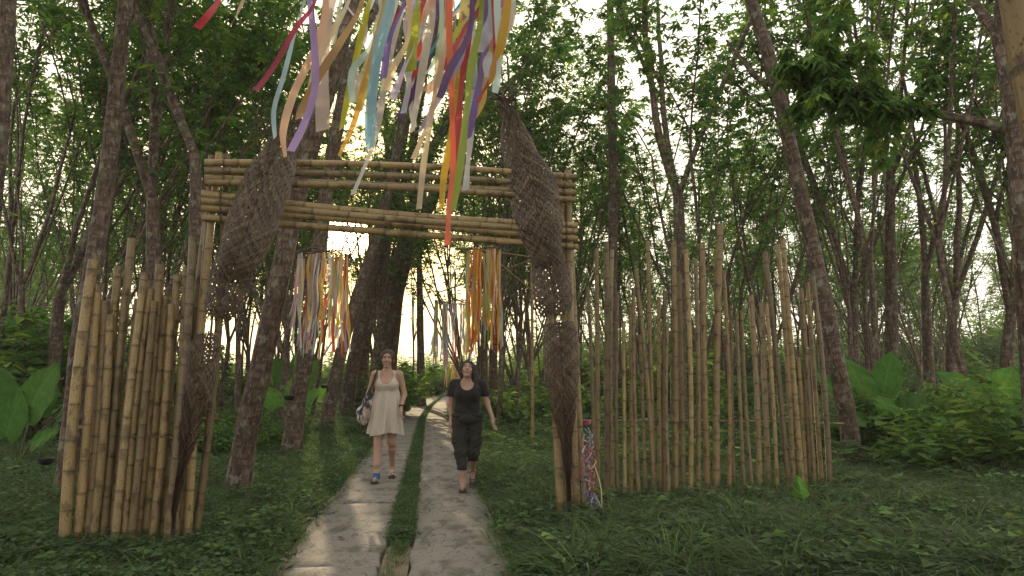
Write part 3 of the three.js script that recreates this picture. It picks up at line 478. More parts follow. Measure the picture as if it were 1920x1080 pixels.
sow('long_grass', 'thin dark grass behind the short bamboo screen', tall[0], M.blade, 900, verge(5.2, 12, -0.86, -0.42, 0.3, 1.1), (p) => 0.75, 65);
sow('low_herbs', 'small round leaved herbs covering the ground on both verges', hb[1], M.leaf, 3000, verge(4.3, 18, -0.86, 0.24, 0.05, 1.3), (p, r) => 0.7 + 0.6 * r(), 66, 'ground cover');
sow('low_herbs', 'leafy herbs among the grass on the verge beside the woman in black', hb[0], M.leaf, 1700, verge(4.5, 18, -0.08, 0.86, 0.1, 1.2), (p, r) => 0.75 + 0.6 * r(), 67, 'ground cover');
sow('low_herbs', 'long leaved herbs round the feet of the shrubs', hb[2], M.leaf, 800, verge(9, 17, 0.12, 0.86, 0.3, 1.1), (p, r) => 0.8 + 0.6 * r(), 68, 'ground cover');
sow('low_herbs', 'leafy herbs round the leaning trees and the short screen', hb[0], M.leaf, 900, verge(4.8, 17, -0.86, -0.2, 0.12, 1.2), (p, r) => 0.6 + 0.5 * r(), 69, 'ground cover');
sow('wood_floor_plants', 'green plants covering the floor of the wood beyond the gateway', hb[0], M.leaf, 4200, verge(15, 60, -0.86, 0.86, 0.1, 1.0), (p, r) => 1.2 + 1.2 * r(), 70, 'ground cover');
sow('wood_floor_plants', 'bright grass on the bend of the path beyond the women', sunny, M.blade, 3200, verge(14, 50, -0.5, 0.35, 0.0, 1.0), (p, r) => 1.0 + 0.8 * r(), 71);
sow('median_grass', 'mown grass strip between the two concrete path strips', low, M.blade, 2600, (r) => { const z = -(4.3 + 45 * Math.pow(r(), 1.9)), o = (r() - 0.5) * 0.1; if (z > -5.8 && r() > 0.10 + 0.5 * sstep(-5.0, -5.8, z) - (o > -0.03 ? 0.05 : 0)) return null; return [pathX(z) + o, z, 0.0]; }, (p, r) => 0.38 + 0.2 * r(), 72);
sow('median_grass', 'tiny herbs in the grass strip of the path', hb[1], M.leaf, 1100, (r) => { const z = -(5.8 + 30 * Math.pow(r(), 1.7)), o = (r() - 0.5) * 0.15; return [pathX(z) + o, z, 0.0]; }, (p, r) => 0.4 + 0.2 * r(), 73, 'ground cover');
{
  const r = rngOf(8), L = newL(), pal = [[0.26, 0.19, 0.11], [0.33, 0.27, 0.19], [0.2, 0.13, 0.07], [0.4, 0.35, 0.27]];
  for (let i = 0; i < 5; i++) { const a = r() * 6.28, p = V((r() - 0.5) * 0.2, 0.012 + 0.03 * r(), (r() - 0.5) * 0.2); leafData(L, p, V(Math.cos(a), 0.12 * (r() - 0.3), Math.sin(a)), 0.12 + 0.06 * r(), 0.45, (r() - 0.5) * 0.9, pal[i % 4], r); }
  sow('leaf_litter', 'pale dry leaves fallen on the ground beneath the leaning trees', leafGeo(L), M.dry, 900, verge(5, 16, -0.6, -0.12, 0.02, 1.1, 0.35), (p, r) => 0.8 + 0.5 * r(), 74, 'fallen leaves');
  { const one = newL(), rr = rngOf(4); leafData(one, V(0, 0.006, 0), V(1, 0.03, 0.3), 0.11, 0.45, 0.3, [0.24, 0.17, 0.1], rr); sow('path_litter', 'single dry leaves lying on the concrete path strips', leafGeo(one), M.dry, 46, (r) => { const z = -(4.6 + 16 * r()), o = (0.2 + 0.6 * Math.sqrt(r())) * (r() < 0.5 ? -1 : 1); return [pathX(z) + o, z, 0.036]; }, (p, r) => 0.6 + 0.5 * r(), 76, 'fallen leaves'); }
  sow('leaf_litter', 'brown dry leaves scattered over the wood floor by the fences', leafGeo(L), M.dry, 700, verge(4.6, 16, -0.86, 0.86, 0.1, 1.1), (p, r) => 0.7 + 0.4 * r(), 75, 'fallen leaves');
}

// ---------------------------------------------------------------- bamboo
const BAM = [[0.286, 0.22, 0.123], [0.319, 0.253, 0.144], [0.248, 0.191, 0.112], [0.289, 0.235, 0.15]];
function bambooGeo(a, b, r, seed, taper = 0.86) {       // a (foot) to b (cut top), hollow at the cut
  const R = rngOf(seed), pos = [], uv = [], col = [], idx = [], seg = 10, len = a.distanceTo(b), T = b.clone().sub(a).normalize(), X = V(0, 0, 1).cross(T).normalize(); if (X.lengthSq() < 0.5) X.set(0, 1, 0);
  const Y = V(0, 0, 0).crossVectors(T, X), tint = BAM[Math.floor(R() * 4)].map(((k) => (c) => c * k)(0.58 + 0.72 * R())), vo = R() * 3, uo = R(), bow = (R() - 0.5) * 0.03 * len, ba = R() * 6.28, rings = [];
  const node = [0.27, 0.15, 0.07]; let s = -0.12 + 0.12 * R(), gap = 0.24 + 0.09 * R();
  const nodes = []; while (s < len) { if (s > 0.02 && s < len - 0.03) nodes.push(s); s += gap * (0.86 + 0.28 * R()) * (r < 0.02 ? 0.85 : 1); }
  rings.push([0, 1, 1]); let last = 0;
  for (const q of nodes) { const tone = 0.86 + 0.28 * R(); rings.push([q - 0.022, 1, tone], [q - 0.006, 1.03, tone * 0.8], [q, 1.075, 0.42], [q + 0.006, 1.02, 0.4], [q + 0.01, 0.985, 0.95], [q + 0.03, 1, tone * 1.08]); last = q; }
  rings.push([len, 1, 1], [len + 0.0005, 0.72, 0.9], [len - 0.03, 0.66, 0.5]);
  let py = -1;
  for (const [q, k, tone] of rings) {
    const t = clamp(q / len, 0, 1), rr = r * lerp(1, taper, t) * k, bb = bow * Math.sin(Math.PI * t), ox = a.x + T.x * q + (X.x * Math.cos(ba) + Y.x * Math.sin(ba)) * bb, oy = a.y + T.y * q + (X.y * Math.cos(ba) + Y.y * Math.sin(ba)) * bb, oz = a.z + T.z * q + (X.z * Math.cos(ba) + Y.z * Math.sin(ba)) * bb;
    for (let i = 0; i <= seg; i++) { const an = (i % seg) / seg * 6.28318, cx = Math.cos(an) * rr, cy = Math.sin(an) * rr; pos.push(ox + X.x * cx + Y.x * cy, oy + X.y * cx + Y.y * cy, oz + X.z * cx + Y.z * cy); uv.push(uo + i / seg, vo + q / 1.3); col.push(tint[0] * tone, tint[1] * tone, tint[2] * tone); }
  }
  const w = seg + 1; for (let j = 0; j + 1 < rings.length; j++) for (let i = 0; i < seg; i++) { const p = j * w + i; idx.push(p, p + 1, p + w, p + 1, p + w + 1, p + w); }
  const c0 = pos.length / 3, e = (rings.length - 1) * w; for (let i = 1; i + 1 < seg; i++) idx.push(e, e + i, e + i + 1);
  return geoFrom(pos, idx, uv, col);
}
function poleRow(parent, list, seed) { list.forEach(([x0, z0, x1, y1, z1, r], i) => { const o = parent.position; mesh('bamboo_pole', bambooGeo(V(x0 - o.x, -0.06, z0 - o.z), V(x1 - o.x, y1, z1 - o.z), r, seed + i * 5), M.bamboo, parent); const t = 0.88 / y1, ax = V(x1 - x0, y1, z1 - z0).normalize(); wrap('lashing', parent, V(lerp(x0, x1, t) - o.x, 0.88, lerp(z0, z1, t) - o.z), ax, r * 1.03 + 0.001, 2, 0.0022, M.cord, seed + i); }); }
function wrap(name, parent, c, axis, r, turns, thick, mat, seed = 1) {     // a lashing wound round poles
  const R = rngOf(seed), pts = [], X = V(0.3, 0.2, 1).cross(axis).normalize(), Y = V(0, 0, 0).crossVectors(axis, X); for (let i = 0; i <= turns * 10; i++) { const a = i / 10 * 6.283, q = r * (1 + 0.06 * (R() - 0.5)); pts.push(c.clone().addScaledVector(X, Math.cos(a) * q).addScaledVector(Y, Math.sin(a) * q).addScaledVector(axis, (i / (turns * 10) - 0.5) * turns * thick * 2.1)); }
  return mesh(name, new THREE.TubeGeometry(new THREE.CatmullRomCurve3(pts), pts.length, thick, 4), mat, parent);
}
{
  const f = thing('bamboo_fence', 'long fence of uneven upright bamboo poles standing in tall grass', 'fence', [2.2, 0, -7.4]); poleRow(f, [[0.797,-6.889,0.772,2.26,-6.889,0.0198],[0.851,-6.98,0.881,2.665,-6.98,0.0255],[0.954,-7.08,0.998,2.76,-7.08,0.0315],[1.035,-7.171,1.072,2.691,-7.171,0.0262],[1.055,-7.011,1.099,2.22,-7.011,0.0202],[1.141,-7.103,1.169,1.922,-7.103,0.0204],[1.216,-7.193,1.257,2.119,-7.193,0.0226],[1.279,-7.04,1.268,2.261,-7.04,0.0221],[1.449,-7.145,1.314,2.475,-7.145,0.0243],[1.467,-7.229,1.467,2.794,-7.229,0.0246],[1.538,-7.322,1.59,2.2,-7.322,0.023],[1.561,-7.165,1.62,2.249,-7.165,0.0244],[1.687,-7.267,1.759,2.793,-7.267,0.0342],[1.8,-7.362,1.835,2.47,-7.362,0.025],[1.829,-7.208,1.872,2.698,-7.208,0.0264],[1.929,-7.304,2.0,2.617,-7.304,0.0267],[2.072,-7.406,2.111,2.809,-7.406,0.0329],[2.214,-7.513,2.284,2.745,-7.513,0.0236],[2.132,-7.336,2.295,3.01,-7.336,0.0403],[2.297,-7.438,2.341,2.511,-7.438,0.0233],[2.38,-7.527,2.436,2.115,-7.527,0.0256],[2.446,-7.379,2.444,1.993,-7.379,0.0212],[2.571,-7.474,2.534,2.06,-7.474,0.0234],[2.679,-7.57,2.681,2.249,-7.57,0.0317],[2.815,-7.672,2.834,2.18,-7.672,0.0321],[2.844,-7.519,2.83,2.144,-7.519,0.0236],[3.014,-7.618,2.877,2.744,-7.618,0.0339],[3.099,-7.711,3.064,2.854,-7.711,0.0282],[3.146,-7.564,3.066,2.897,-7.564,0.0316],[3.318,-7.674,3.288,2.343,-7.674,0.0281],[3.246,-7.719,3.238,1.559,-7.719,0.0242],[3.475,-7.839,3.438,2.427,-7.839,0.0266],[3.488,-7.686,3.432,2.478,-7.686,0.0321],[3.292,-7.702,3.296,2.285,-7.702,0.0242],[1.38,-7.234,1.361,1.791,-7.234,0.0208],[1.604,-7.143,1.635,1.86,-7.143,0.0205]], 300);
  mesh('cross_rail', bambooGeo(V(0.70 - 2.2, 0.885, -7.16 + 7.4), V(3.86 - 2.2, 0.80, -8.05 + 7.4), 0.014, 391, 0.9), M.bamboo, f);
  const l = thing('bamboo_screen', 'short screen of thick bamboo poles close to the gateway post', 'fence', [-2.95, 0, -5.5]); poleRow(l, [[-3.42,-5.41,-3.377,2.28,-5.41,0.0424],[-3.354,-5.455,-3.35,2.086,-5.455,0.0342],[-3.315,-5.5,-3.315,1.957,-5.5,0.0453],[-3.254,-5.545,-3.25,2.245,-5.545,0.0348],[-3.205,-5.59,-3.182,2.492,-5.59,0.0351],[-3.042,-5.41,-2.957,2.176,-5.41,0.0318],[-2.984,-5.455,-2.924,2.047,-5.455,0.0321],[-2.934,-5.5,-2.884,2.256,-5.5,0.0388],[-2.866,-5.545,-2.841,1.997,-5.545,0.0413],[-2.822,-5.59,-2.779,2.185,-5.59,0.0351],[-2.646,-5.41,-2.584,2.468,-5.41,0.0361],[-2.593,-5.455,-2.637,1.797,-5.455,0.0321],[-3.269,-5.5,-3.263,1.844,-5.5,0.0345],[-3.213,-5.545,-3.175,2.068,-5.545,0.0326],[-3.175,-5.59,-3.093,1.984,-5.59,0.0329],[-2.919,-5.41,-2.859,1.943,-5.41,0.0318],[-2.783,-5.455,-2.744,1.926,-5.455,0.0342],[-2.731,-5.5,-2.664,2.238,-5.5,0.0324]], 500);
  mesh('cross_rail', bambooGeo(V(-3.55 + 2.95, 0.93, -5.62 + 5.5), V(-2.4 + 2.95, 1.0, -5.64 + 5.5), 0.015, 591, 0.95), M.bamboo, l);
  const g = thing('bamboo_gateway', 'bamboo gateway with bundled posts and eight long crossing rails over the path', 'gateway', [-0.9, 0, -5.95]); const o = g.position;
  poleRow(g, [[-2.614,-5.56,-2.54,3.198,-5.56,0.033],[-2.524,-5.5,-2.451,3.205,-5.5,0.033],[-2.505,-5.57,-2.414,3.21,-5.57,0.033],[-2.701,-5.62,-2.584,2.645,-5.62,0.033]], 700); poleRow(g, [[0.525,-6.42,0.457,3.306,-6.42,0.04],[0.594,-6.44,0.547,3.339,-6.44,0.04],[0.668,-6.5,0.57,2.557,-6.5,0.04],[0.453,-6.36,0.351,2.072,-6.36,0.04]], 730);
  const rails = [[-2.511,3.079,-5.38,0.601,3.233,-6.3],[-2.507,3.012,-5.38,0.6,3.149,-6.3],[-2.503,2.953,-5.38,0.599,3.081,-6.3],[-2.501,2.913,-5.38,0.598,3.008,-6.3],[-2.531,2.825,-5.4,0.615,2.76,-6.3],[-2.528,2.767,-5.4,0.614,2.704,-6.3],[-2.524,2.705,-5.4,0.614,2.632,-6.3],[-2.519,2.625,-5.4,0.613,2.555,-6.3]];
  rails.forEach(([a, b, c, d, e, h], i) => mesh('rail', bambooGeo(V(a - o.x, b, c - o.z), V(d - o.x, e, h - o.z), 0.031, 760 + i * 3, 0.97), M.bamboo, g));
  // palm-fibre lashings where rails cross the posts
  for (let i = 0; i < 8; i++) { const [a, b, c, d, e, h] = rails[i], ax = V(d - a, e - b, h - c).normalize(); for (const t of [0.045, 0.965]) wrap('lashing', g, V(lerp(a, d, t) - o.x, lerp(b, e, t), lerp(c, h, t) - o.z), ax, 0.0335, 3, 0.003, M.cord, 40 + i); }
  const near = thing('bamboo_mast', 'smooth pale bamboo mast leaning close to the long bare limb', 'pole', [2.0, 0, -2.3]), [p, q] = [[1.935,1.538,-2.3],[1.821,2.819,-2.3]], k = -p[1] / (q[1] - p[1]), foot = V(lerp(p[0], q[0], k), -0.05, lerp(p[2], q[2], k));
  mesh('mast', bambooGeo(foot.sub(near.position), V(q[0] + (q[0] - p[0]) * 0.12 - 2.0, q[1] + (q[1] - p[1]) * 0.12, 0), 0.062, 871, 0.9), M.bamboo, near);
}
// plaited palm fronds tied to the gateway posts
function frond(label, P, seed, o = {}) {
  const b = P[P.length - 1], g = thing('palm_frond', label, 'palm frond', [b[0], 0, b[2]], 0), C = new THREE.CatmullRomCurve3(P.map((q) => V(q[0] - b[0], q[1], q[2] - b[2])), false, 'centripetal'), r = rngOf(seed), L = C.getLength();
  const hw = (t) => { const f = t * (P.length - 1), i = Math.min(P.length - 2, Math.floor(f)); return lerp(P[i][3], P[i + 1][3], sstep(0, 1, f - i)); };
  const B = newB(), pp = C.getPoints(30); tubeData(B, pp, pp.map((_, i) => lerp(0.006, 0.013, i / 30)), 6, 0);
  const br = [0.085, 0.06, 0.04]; const mc = (n) => { const c = []; for (let i = 0; i < n; i++) c.push(...br); return c; };
  mesh('midrib', geoFrom(B.pos, B.idx, B.uv, mc(B.pos.length / 3)), M.frond, g);
  const up = (t) => C.getTangent(clamp(t, 0, 1)).negate();                 // towards the tip
  const surf = (t, s, h) => { const p = C.getPoint(clamp(t, 0, 1)), T = up(t), S = V(-T.y, T.x, 0).normalize().negate(), N = V(0, 0, 1), w = hw(clamp(t, 0, 1)), q = Math.abs(s); return p.addScaledVector(S, s * w * 0.98).addScaledVector(N, 0.02 + h + 0.32 * w * q * (1 - q) * 2 - 0.22 * w * q * q); };
  for (const side of [-1, 1]) {
    const pos = [], idx = [], col = [], uv = [], slope = (o.slope ?? 0.085) / L, n = Math.round(L / 0.048);
    for (let fam = 0; fam < 2; fam++) for (let j = -4; j < n + 4; j++) {
      const t0 = j / n + (r() - 0.5) * 0.006, tone = 0.55 + 0.85 * r(), c = mixc([0.10, 0.068, 0.043], [0.21, 0.155, 0.108], r()).map((x) => x * tone), base = pos.length / 3, seg = 11, half = 0.0165 * (0.85 + 0.3 * r()); let m = 0;
      for (let k = 0; k <= seg; k++) {
        const q = k / seg, t = fam ? t0 + slope * (q * 1.6 - 0.8) * 1.2 : t0 - slope * (q * 2.1 - 0.6);
        if (t < 0.02 || t > 0.97) continue;
        const h = (((k + j + fam) & 1) ? 0.007 : -0.007), d = half / L;
        for (const e of [-1, 1]) { const v = surf(t + e * d, side * (0.02 + q * 0.98), h + e * 0.001); pos.push(v.x, v.y, v.z); col.push(...c); uv.push(e * 0.1 + j * 0.3, q * 2); } m++;
      }
      for (let k = 0; k + 1 < m; k++) { const a = base + 2 * k; idx.push(a, a + 1, a + 2, a + 1, a + 3, a + 2); }
    }
    mesh('woven_leaflets', geoFrom(pos, idx, uv, col, false), M.frond, g, 'stuff');
  }
  // loose leaflet ends
  const pos = [], idx = [], col = [], uv = [];
  for (let i = 0; i < (o.loose ?? 7); i++) {
    const t = o.tip ? 0.02 + 0.12 * r() : 0.1 + 0.8 * r(), side = r() < 0.5 ? -1 : 1, a = surf(t, side * (o.tip ? 0.3 : 0.9), 0), T = up(t), len = (o.tip ? 0.34 : 0.13) * (0.5 + 0.8 * r()), d = V(side * (0.4 + 0.6 * r()) - (o.lean ?? 0) , T.y * (0.2 + 0.6 * r()), (r() - 0.5) * 0.6).normalize(), base = pos.length / 3, c = mixc([0.10, 0.07, 0.05], [0.19, 0.15, 0.11], r());
    for (let k = 0; k <= 6; k++) { const q = k / 6, p = a.clone().addScaledVector(d, len * q); p.y -= len * 0.75 * q * q; const w = 0.007 * (1 - q * 0.85); pos.push(p.x - w, p.y, p.z, p.x + w, p.y + w * 0.3, p.z); col.push(...c, ...c); uv.push(0, q, 0.2, q); }
    for (let k = 0; k < 6; k++) { const b2 = base + 2 * k; idx.push(b2, b2 + 1, b2 + 2, b2 + 1, b2 + 3, b2 + 2); }
  }
  mesh('loose_leaflets', geoFrom(pos, idx, uv, col, false), M.frond, g, 'stuff');
  return g;
}
{
  const F = {LU:[[-1.776,3.625,-5.5,0.0345],[-1.875,3.288,-5.42,0.136],[-1.969,2.921,-5.3,0.2037],[-2.055,2.51,-5.22,0.2129],[-2.126,2.256,-5.22,0.1801],[-2.194,2.071,-5.25,0.1276]],LM:[[-2.188,2.376,-5.34,0.1508],[-2.219,2.138,-5.3,0.1746],[-2.261,1.916,-5.28,0.1491],[-2.308,1.782,-5.28,0.0994]],LL:[[-2.362,1.7,-5.3,0.0915],[-2.371,1.533,-5.24,0.1192],[-2.377,1.31,-5.22,0.1228],[-2.444,0.968,-5.26,0.0825],[-2.514,0.643,-5.33,0.0376],[-2.589,0.314,-5.4,0.0212],[-2.624,0.073,-5.42,0.0213]],RU:[[-0.181,4.108,-6.3,0.0247],[-0.051,3.887,-6.25,0.0784],[0.06,3.456,-6.15,0.164],[0.187,3.082,-6.1,0.2392],[0.244,2.755,-6.1,0.2249],[0.303,2.49,-6.14,0.1637],[0.333,2.344,-6.16,0.1256]],RM:[[0.327,2.464,-6.22,0.1464],[0.358,2.249,-6.18,0.1842],[0.38,2.051,-6.18,0.1842],[0.395,1.877,-6.2,0.1362]],RL:[[0.42,1.859,-6.22,0.1366],[0.436,1.701,-6.18,0.1648],[0.447,1.421,-6.17,0.1645],[0.465,1.088,-6.2,0.1167],[0.492,0.705,-6.28,0.0493],[0.509,0.327,-6.3,0.0247],[0.517,0.068,-6.32,0.0248]]};
  frond('largest plaited brown palm frond, slung over the rails beside the sun', F.LU, 21, { tip: true, loose: 26, slope: 0.115 });
  frond('small plaited palm frond hanging in the middle of the post by the short screen', F.LM, 22, { slope: 0.08 });
  frond('plaited palm frond with a long stalk reaching the ground at the short screen', F.LL, 23);
  frond('tall plaited brown palm frond crossing the rails beside the long fence', F.RU, 24, { tip: true, loose: 46, lean: 0.5, slope: 0.115 });
  frond('small plaited palm frond right under the crossing rails on the long fence post', F.RM, 25, { slope: 0.08 });
  frond('plaited palm frond with a long stalk down the post beside the long fence', F.RL, 26);
}

// ---------------------------------------------------------------- ribbons
const ribMat = {};
const ribbonMat = (hex) => ribMat[hex] ??= new THREE.MeshPhysicalMaterial({ color: hex, roughness: 0.7, transmission: 0.48, thickness: 0, side: THREE.DoubleSide, sheen: 0.4, sheenRoughness: 0.4 });
function ribbonGeo(pts, w, twist, r, n = 26, edge = null) {
  const C = new THREE.CatmullRomCurve3(pts, false, 'centripetal'), pos = [], idx = [], ph = r() * 6.28, fr = 1.5 + 2 * r();
  for (let i = 0; i <= n; i++) {
    const t = i / n, p = C.getPoint(t), T = C.getTangent(t), a = twist * (Math.sin(fr * t * 3 + ph)) , S = V(-T.y, T.x, 0).normalize().applyAxisAngle(T, a), N = V(0, 0, 0).crossVectors(S, T), ww = w / 2;
    const cut = i === n ? 0.25 * w : 0;
    for (const s of [-1, -0.33, 0.33, 1]) { const q = p.clone().addScaledVector(S, s * ww).addScaledVector(N, 0.06 * w * (1 - s * s)).addScaledVector(T, -cut * s * 0.6); pos.push(q.x, q.y, q.z); }
  }
  for (let i = 0; i < n; i++) for (let k = 0; k < 3; k++) { const a = i * 4 + k; idx.push(a, a + 1, a + 4, a + 1, a + 5, a + 4); }
  return geoFrom(pos, idx);
}
{
  const NEAR = [[10236752,0.017,[[-0.654,2.59,-2.12],[-0.729,2.514,-2.162],[-0.799,2.378,-2.165],[-0.839,2.278,-2.127]]],[11125967,0.0172,[[-0.805,2.799,-2.477],[-0.836,2.679,-2.48],[-0.86,2.48,-2.442],[-0.876,2.316,-2.397],[-0.864,2.211,-2.387]]],[14464147,0.0265,[[-0.673,2.696,-2.3],[-0.682,2.518,-2.262],[-0.747,2.302,-2.217],[-0.772,2.162,-2.207],[-0.773,2.09,-2.241]]],[12166866,0.0206,[[-0.746,2.819,-2.577],[-0.751,2.645,-2.532],[-0.766,2.481,-2.522]]],[13482414,0.0517,[[-0.671,2.726,-2.352],[-0.676,2.547,-2.342],[-0.693,2.393,-2.376],[-0.701,2.252,-2.423]]],[11439452,0.027,[[-0.507,2.615,-2.162],[-0.591,2.473,-2.196],[-0.671,2.377,-2.243],[-0.729,2.266,-2.259],[-0.728,2.223,-2.231]]],[13620932,0.0202,[[-0.673,2.819,-2.511],[-0.697,2.758,-2.558],[-0.716,2.666,-2.574]]],[12039980,0.0254,[[-0.529,2.741,-2.378],[-0.558,2.633,-2.394],[-0.588,2.411,-2.366],[-0.605,2.219,-2.318]]],[10849472,0.0245,[[-0.672,2.343,-2.214],[-0.689,2.205,-2.186],[-0.72,2.076,-2.138]]],[8007509,0.0152,[[-0.766,2.423,-2.501],[-0.778,2.298,-2.453],[-0.786,2.255,-2.43]]],[13475914,0.0195,[[-0.453,2.68,-2.273],[-0.481,2.5,-2.25],[-0.523,2.348,-2.273],[-0.562,2.242,-2.321],[-0.618,2.131,-2.35]]],[9417920,0.0369,[[-0.394,2.561,-2.07],[-0.437,2.395,-2.093],[-0.459,2.29,-2.141],[-0.471,2.199,-2.17],[-0.466,2.091,-2.153]]],[13288638,0.0264,[[-0.428,2.67,-2.408],[-0.477,2.499,-2.456],[-0.502,2.352,-2.485],[-0.528,2.199,-2.468],[-0.581,2.009,-2.421]]],[8153256,0.0244,[[-0.385,2.681,-2.276],[-0.438,2.556,-2.305],[-0.455,2.395,-2.288]]],[11547712,0.0206,[[-0.419,2.882,-2.62],[-0.463,2.815,-2.603],[-0.486,2.732,-2.556]]],[10726702,0.0405,[[-0.359,2.767,-2.423],[-0.365,2.594,-2.376],[-0.368,2.445,-2.342]]],[13674380,0.0291,[[-0.275,2.634,-2.196],[-0.29,2.567,-2.162],[-0.31,2.522,-2.172]]],[6243456,0.0273,[[-0.287,2.799,-2.477],[-0.309,2.652,-2.487],[-0.358,2.51,-2.532],[-0.442,2.362,-2.571]]],[14077887,0.0298,[[-0.288,2.654,-2.307],[-0.32,2.496,-2.352],[-0.35,2.342,-2.391],[-0.365,2.233,-2.387]]],[13877190,0.0367,[[-0.216,2.621,-2.172],[-0.223,2.54,-2.211]]],[2789027,0.0152,[[-0.193,2.828,-2.526],[-0.278,2.695,-2.522],[-0.307,2.6,-2.48],[-0.362,2.514,-2.438],[-0.42,2.5,-2.435]]],[11088446,0.0336,[[-0.119,2.72,-2.342],[-0.174,2.571,-2.3],[-0.242,2.411,-2.258]]],[5718126,0.0259,[[-0.139,2.485,-2.12],[-0.199,2.327,-2.078],[-0.231,2.231,-2.075]]],[10984646,0.0241,[[-0.189,2.521,-2.393],[-0.263,2.376,-2.39],[-0.343,2.249,-2.428]]],[13218452,0.0255,[[-0.231,2.539,-2.21],[-0.254,2.369,-2.248],[-0.283,2.269,-2.293],[-0.344,2.105,-2.303]]],[13740331,0.0278,[[-0.202,2.586,-2.563],[-0.227,2.432,-2.608],[-0.247,2.282,-2.618],[-0.266,2.131,-2.584],[-0.27,1.983,-2.537]]],[11681085,0.0304,[[-0.164,2.651,-2.428],[-0.182,2.508,-2.438],[-0.195,2.319,-2.404],[-0.206,2.106,-2.357],[-0.215,1.923,-2.341]]],[9675576,0.026,[[-0.111,2.598,-2.258],[-0.141,2.406,-2.224],[-0.152,2.228,-2.177],[-0.169,2.043,-2.161],[-0.194,1.891,-2.19]]],[8217509,0.0285,[[-0.11,2.623,-2.539],[-0.14,2.384,-2.492],[-0.166,2.24,-2.476]]],[12831708,0.043,[[-0.047,2.702,-2.312],[-0.089,2.563,-2.296],[-0.116,2.51,-2.325]]],[12818997,0.0316,[[-0.014,2.588,-2.116],[-0.033,2.473,-2.145],[-0.053,2.391,-2.193],[-0.069,2.343,-2.215]]],[14209740,0.0303,[[0.004,2.789,-2.46],[-0.009,2.699,-2.508]]],[11021880,0.0162,[[-0.066,2.433,-2.328],[-0.101,2.376,-2.35],[-0.123,2.321,-2.326]]],[12900562,0.0249,[[-0.044,2.37,-2.17],[-0.057,2.279,-2.146]]],[10134842,0.0309,[[-0.06,2.723,-2.461],[-0.075,2.552,-2.414]]],[14709066,0.0233,[[-0.2,2.025,-2.234],[-0.21,1.885,-2.205],[-0.215,1.781,-2.223]]],[12895944,0.0266,[[-0.159,2.277,-2.52],[-0.17,2.164,-2.538],[-0.181,2.069,-2.585]]],[13812386,0.0225,[[-0.288,2.295,-2.358],[-0.319,2.15,-2.405],[-0.342,1.958,-2.438]]],[14731163,0.0239,[[-0.358,2.52,-2.225],[-0.418,2.412,-2.258],[-0.435,2.331,-2.247]]],[12795194,0.0226,[[-0.382,2.56,-2.573],[-0.4,2.499,-2.562],[-0.409,2.413,-2.517]]],[4890804,0.0221,[[-0.496,2.493,-2.382],[-0.509,2.287,-2.337],[-0.5,2.163,-2.299]]],[12596543,0.0224,[[-0.992,2.612,-2.157],[-1.01,2.532,-2.119],[-1.044,2.493,-2.123]]],[13219210,0.0128,[[-1.023,2.78,-2.434],[-1.05,2.716,-2.438],[-1.089,2.697,-2.481]]],[12173146,0.0195,[[-0.12,2.66,-2.258],[-0.185,2.594,-2.301],[-0.226,2.553,-2.343]]],[12374708,0.015,[[-0.238,2.419,-2.121],[-0.269,2.382,-2.163],[-0.287,2.352,-2.165]]],[13813448,0.0069,[[-0.154,2.763,-2.478],[-0.185,2.648,-2.48],[-0.144,2.462,-2.441]]],[14078668,0.0074,[[-0.603,2.696,-2.3],[-0.565,2.622,-2.261],[-0.517,2.559,-2.217]]],[12167590,0.0085,[[-0.234,2.481,-2.576],[-0.161,2.461,-2.532],[-0.108,2.481,-2.522],[-0.063,2.608,-2.557]]]], rr = rngOf(313), pale = [0xd8c9a8, 0xc9d3da, 0xd9b7a0, 0xcfc0d8, 0xd6cf7a, 0xb9d0cc, 0xe0d8cc, 0xcf8a86, 0xd9b45a, 0xe4e0d8];
  for (let i = 0; i < 16; i++) { const x0 = -0.62 + 0.62 * rr(), L = 0.05 + 0.34 * rr(), z0 = -2.25 - 0.4 * rr(), lean = -0.1 - 0.45 * rr(), P = []; for (let k = 0; k <= 4; k++) { const t = k / 4; P.push([x0 + lean * L * t + 0.02 * Math.sin(i + k * 2), 2.75 - (0.1 + L) * t, z0 + 0.03 * Math.sin(i * 3 + k * 1.6)]); } NEAR.push([pale[i % 10], 0.02 + 0.014 * rr(), P]); }
  const g = thing('ribbon_mobile', 'big mobile of long wind blown ribbons right in front of the gateway', 'mobile', [-0.45, 3.02, -2.35]), o = g.position, r = rngOf(66);
  mesh('hoop', new THREE.TorusGeometry(0.42, 0.012, 8, 48).rotateX(Math.PI / 2), M.cord, g);
  for (let k = 0; k < 3; k++) { const a = k * 2.09; mesh('cord', new THREE.TubeGeometry(new THREE.LineCurve3(V(Math.cos(a) * 0.42, 0, Math.sin(a) * 0.42), V(0, 0.75, 0)), 2, 0.003, 5), M.cord, g); }
  for (const [hex, w, pts] of NEAR) {
    const P = pts.map((q) => V(q[0] - o.x, q[1] - o.y, q[2] - o.z)), a = P[0], b = P[1];
    // tied to the hoop above the frame
    const an = Math.atan2(a.z, clamp(a.x + 0.12 * (a.x - b.x), -0.42, 0.42) + 0.0001) , h = V(clamp(a.x + 0.25 * (a.x - b.x), -0.41, 0.41), 0, 0); h.z = (a.z > 0 ? 1 : -1) * Math.sqrt(Math.max(0, 0.42 * 0.42 - h.x * h.x));
    const mid = a.clone().lerp(h, 0.5); mid.x = lerp(a.x, h.x, 0.35) + 0.02 * (r() - 0.5);
    mesh('ribbon', ribbonGeo([h, mid, ...P], w, 0.75, r, 48), ribbonMat(hex), g);
  }
}
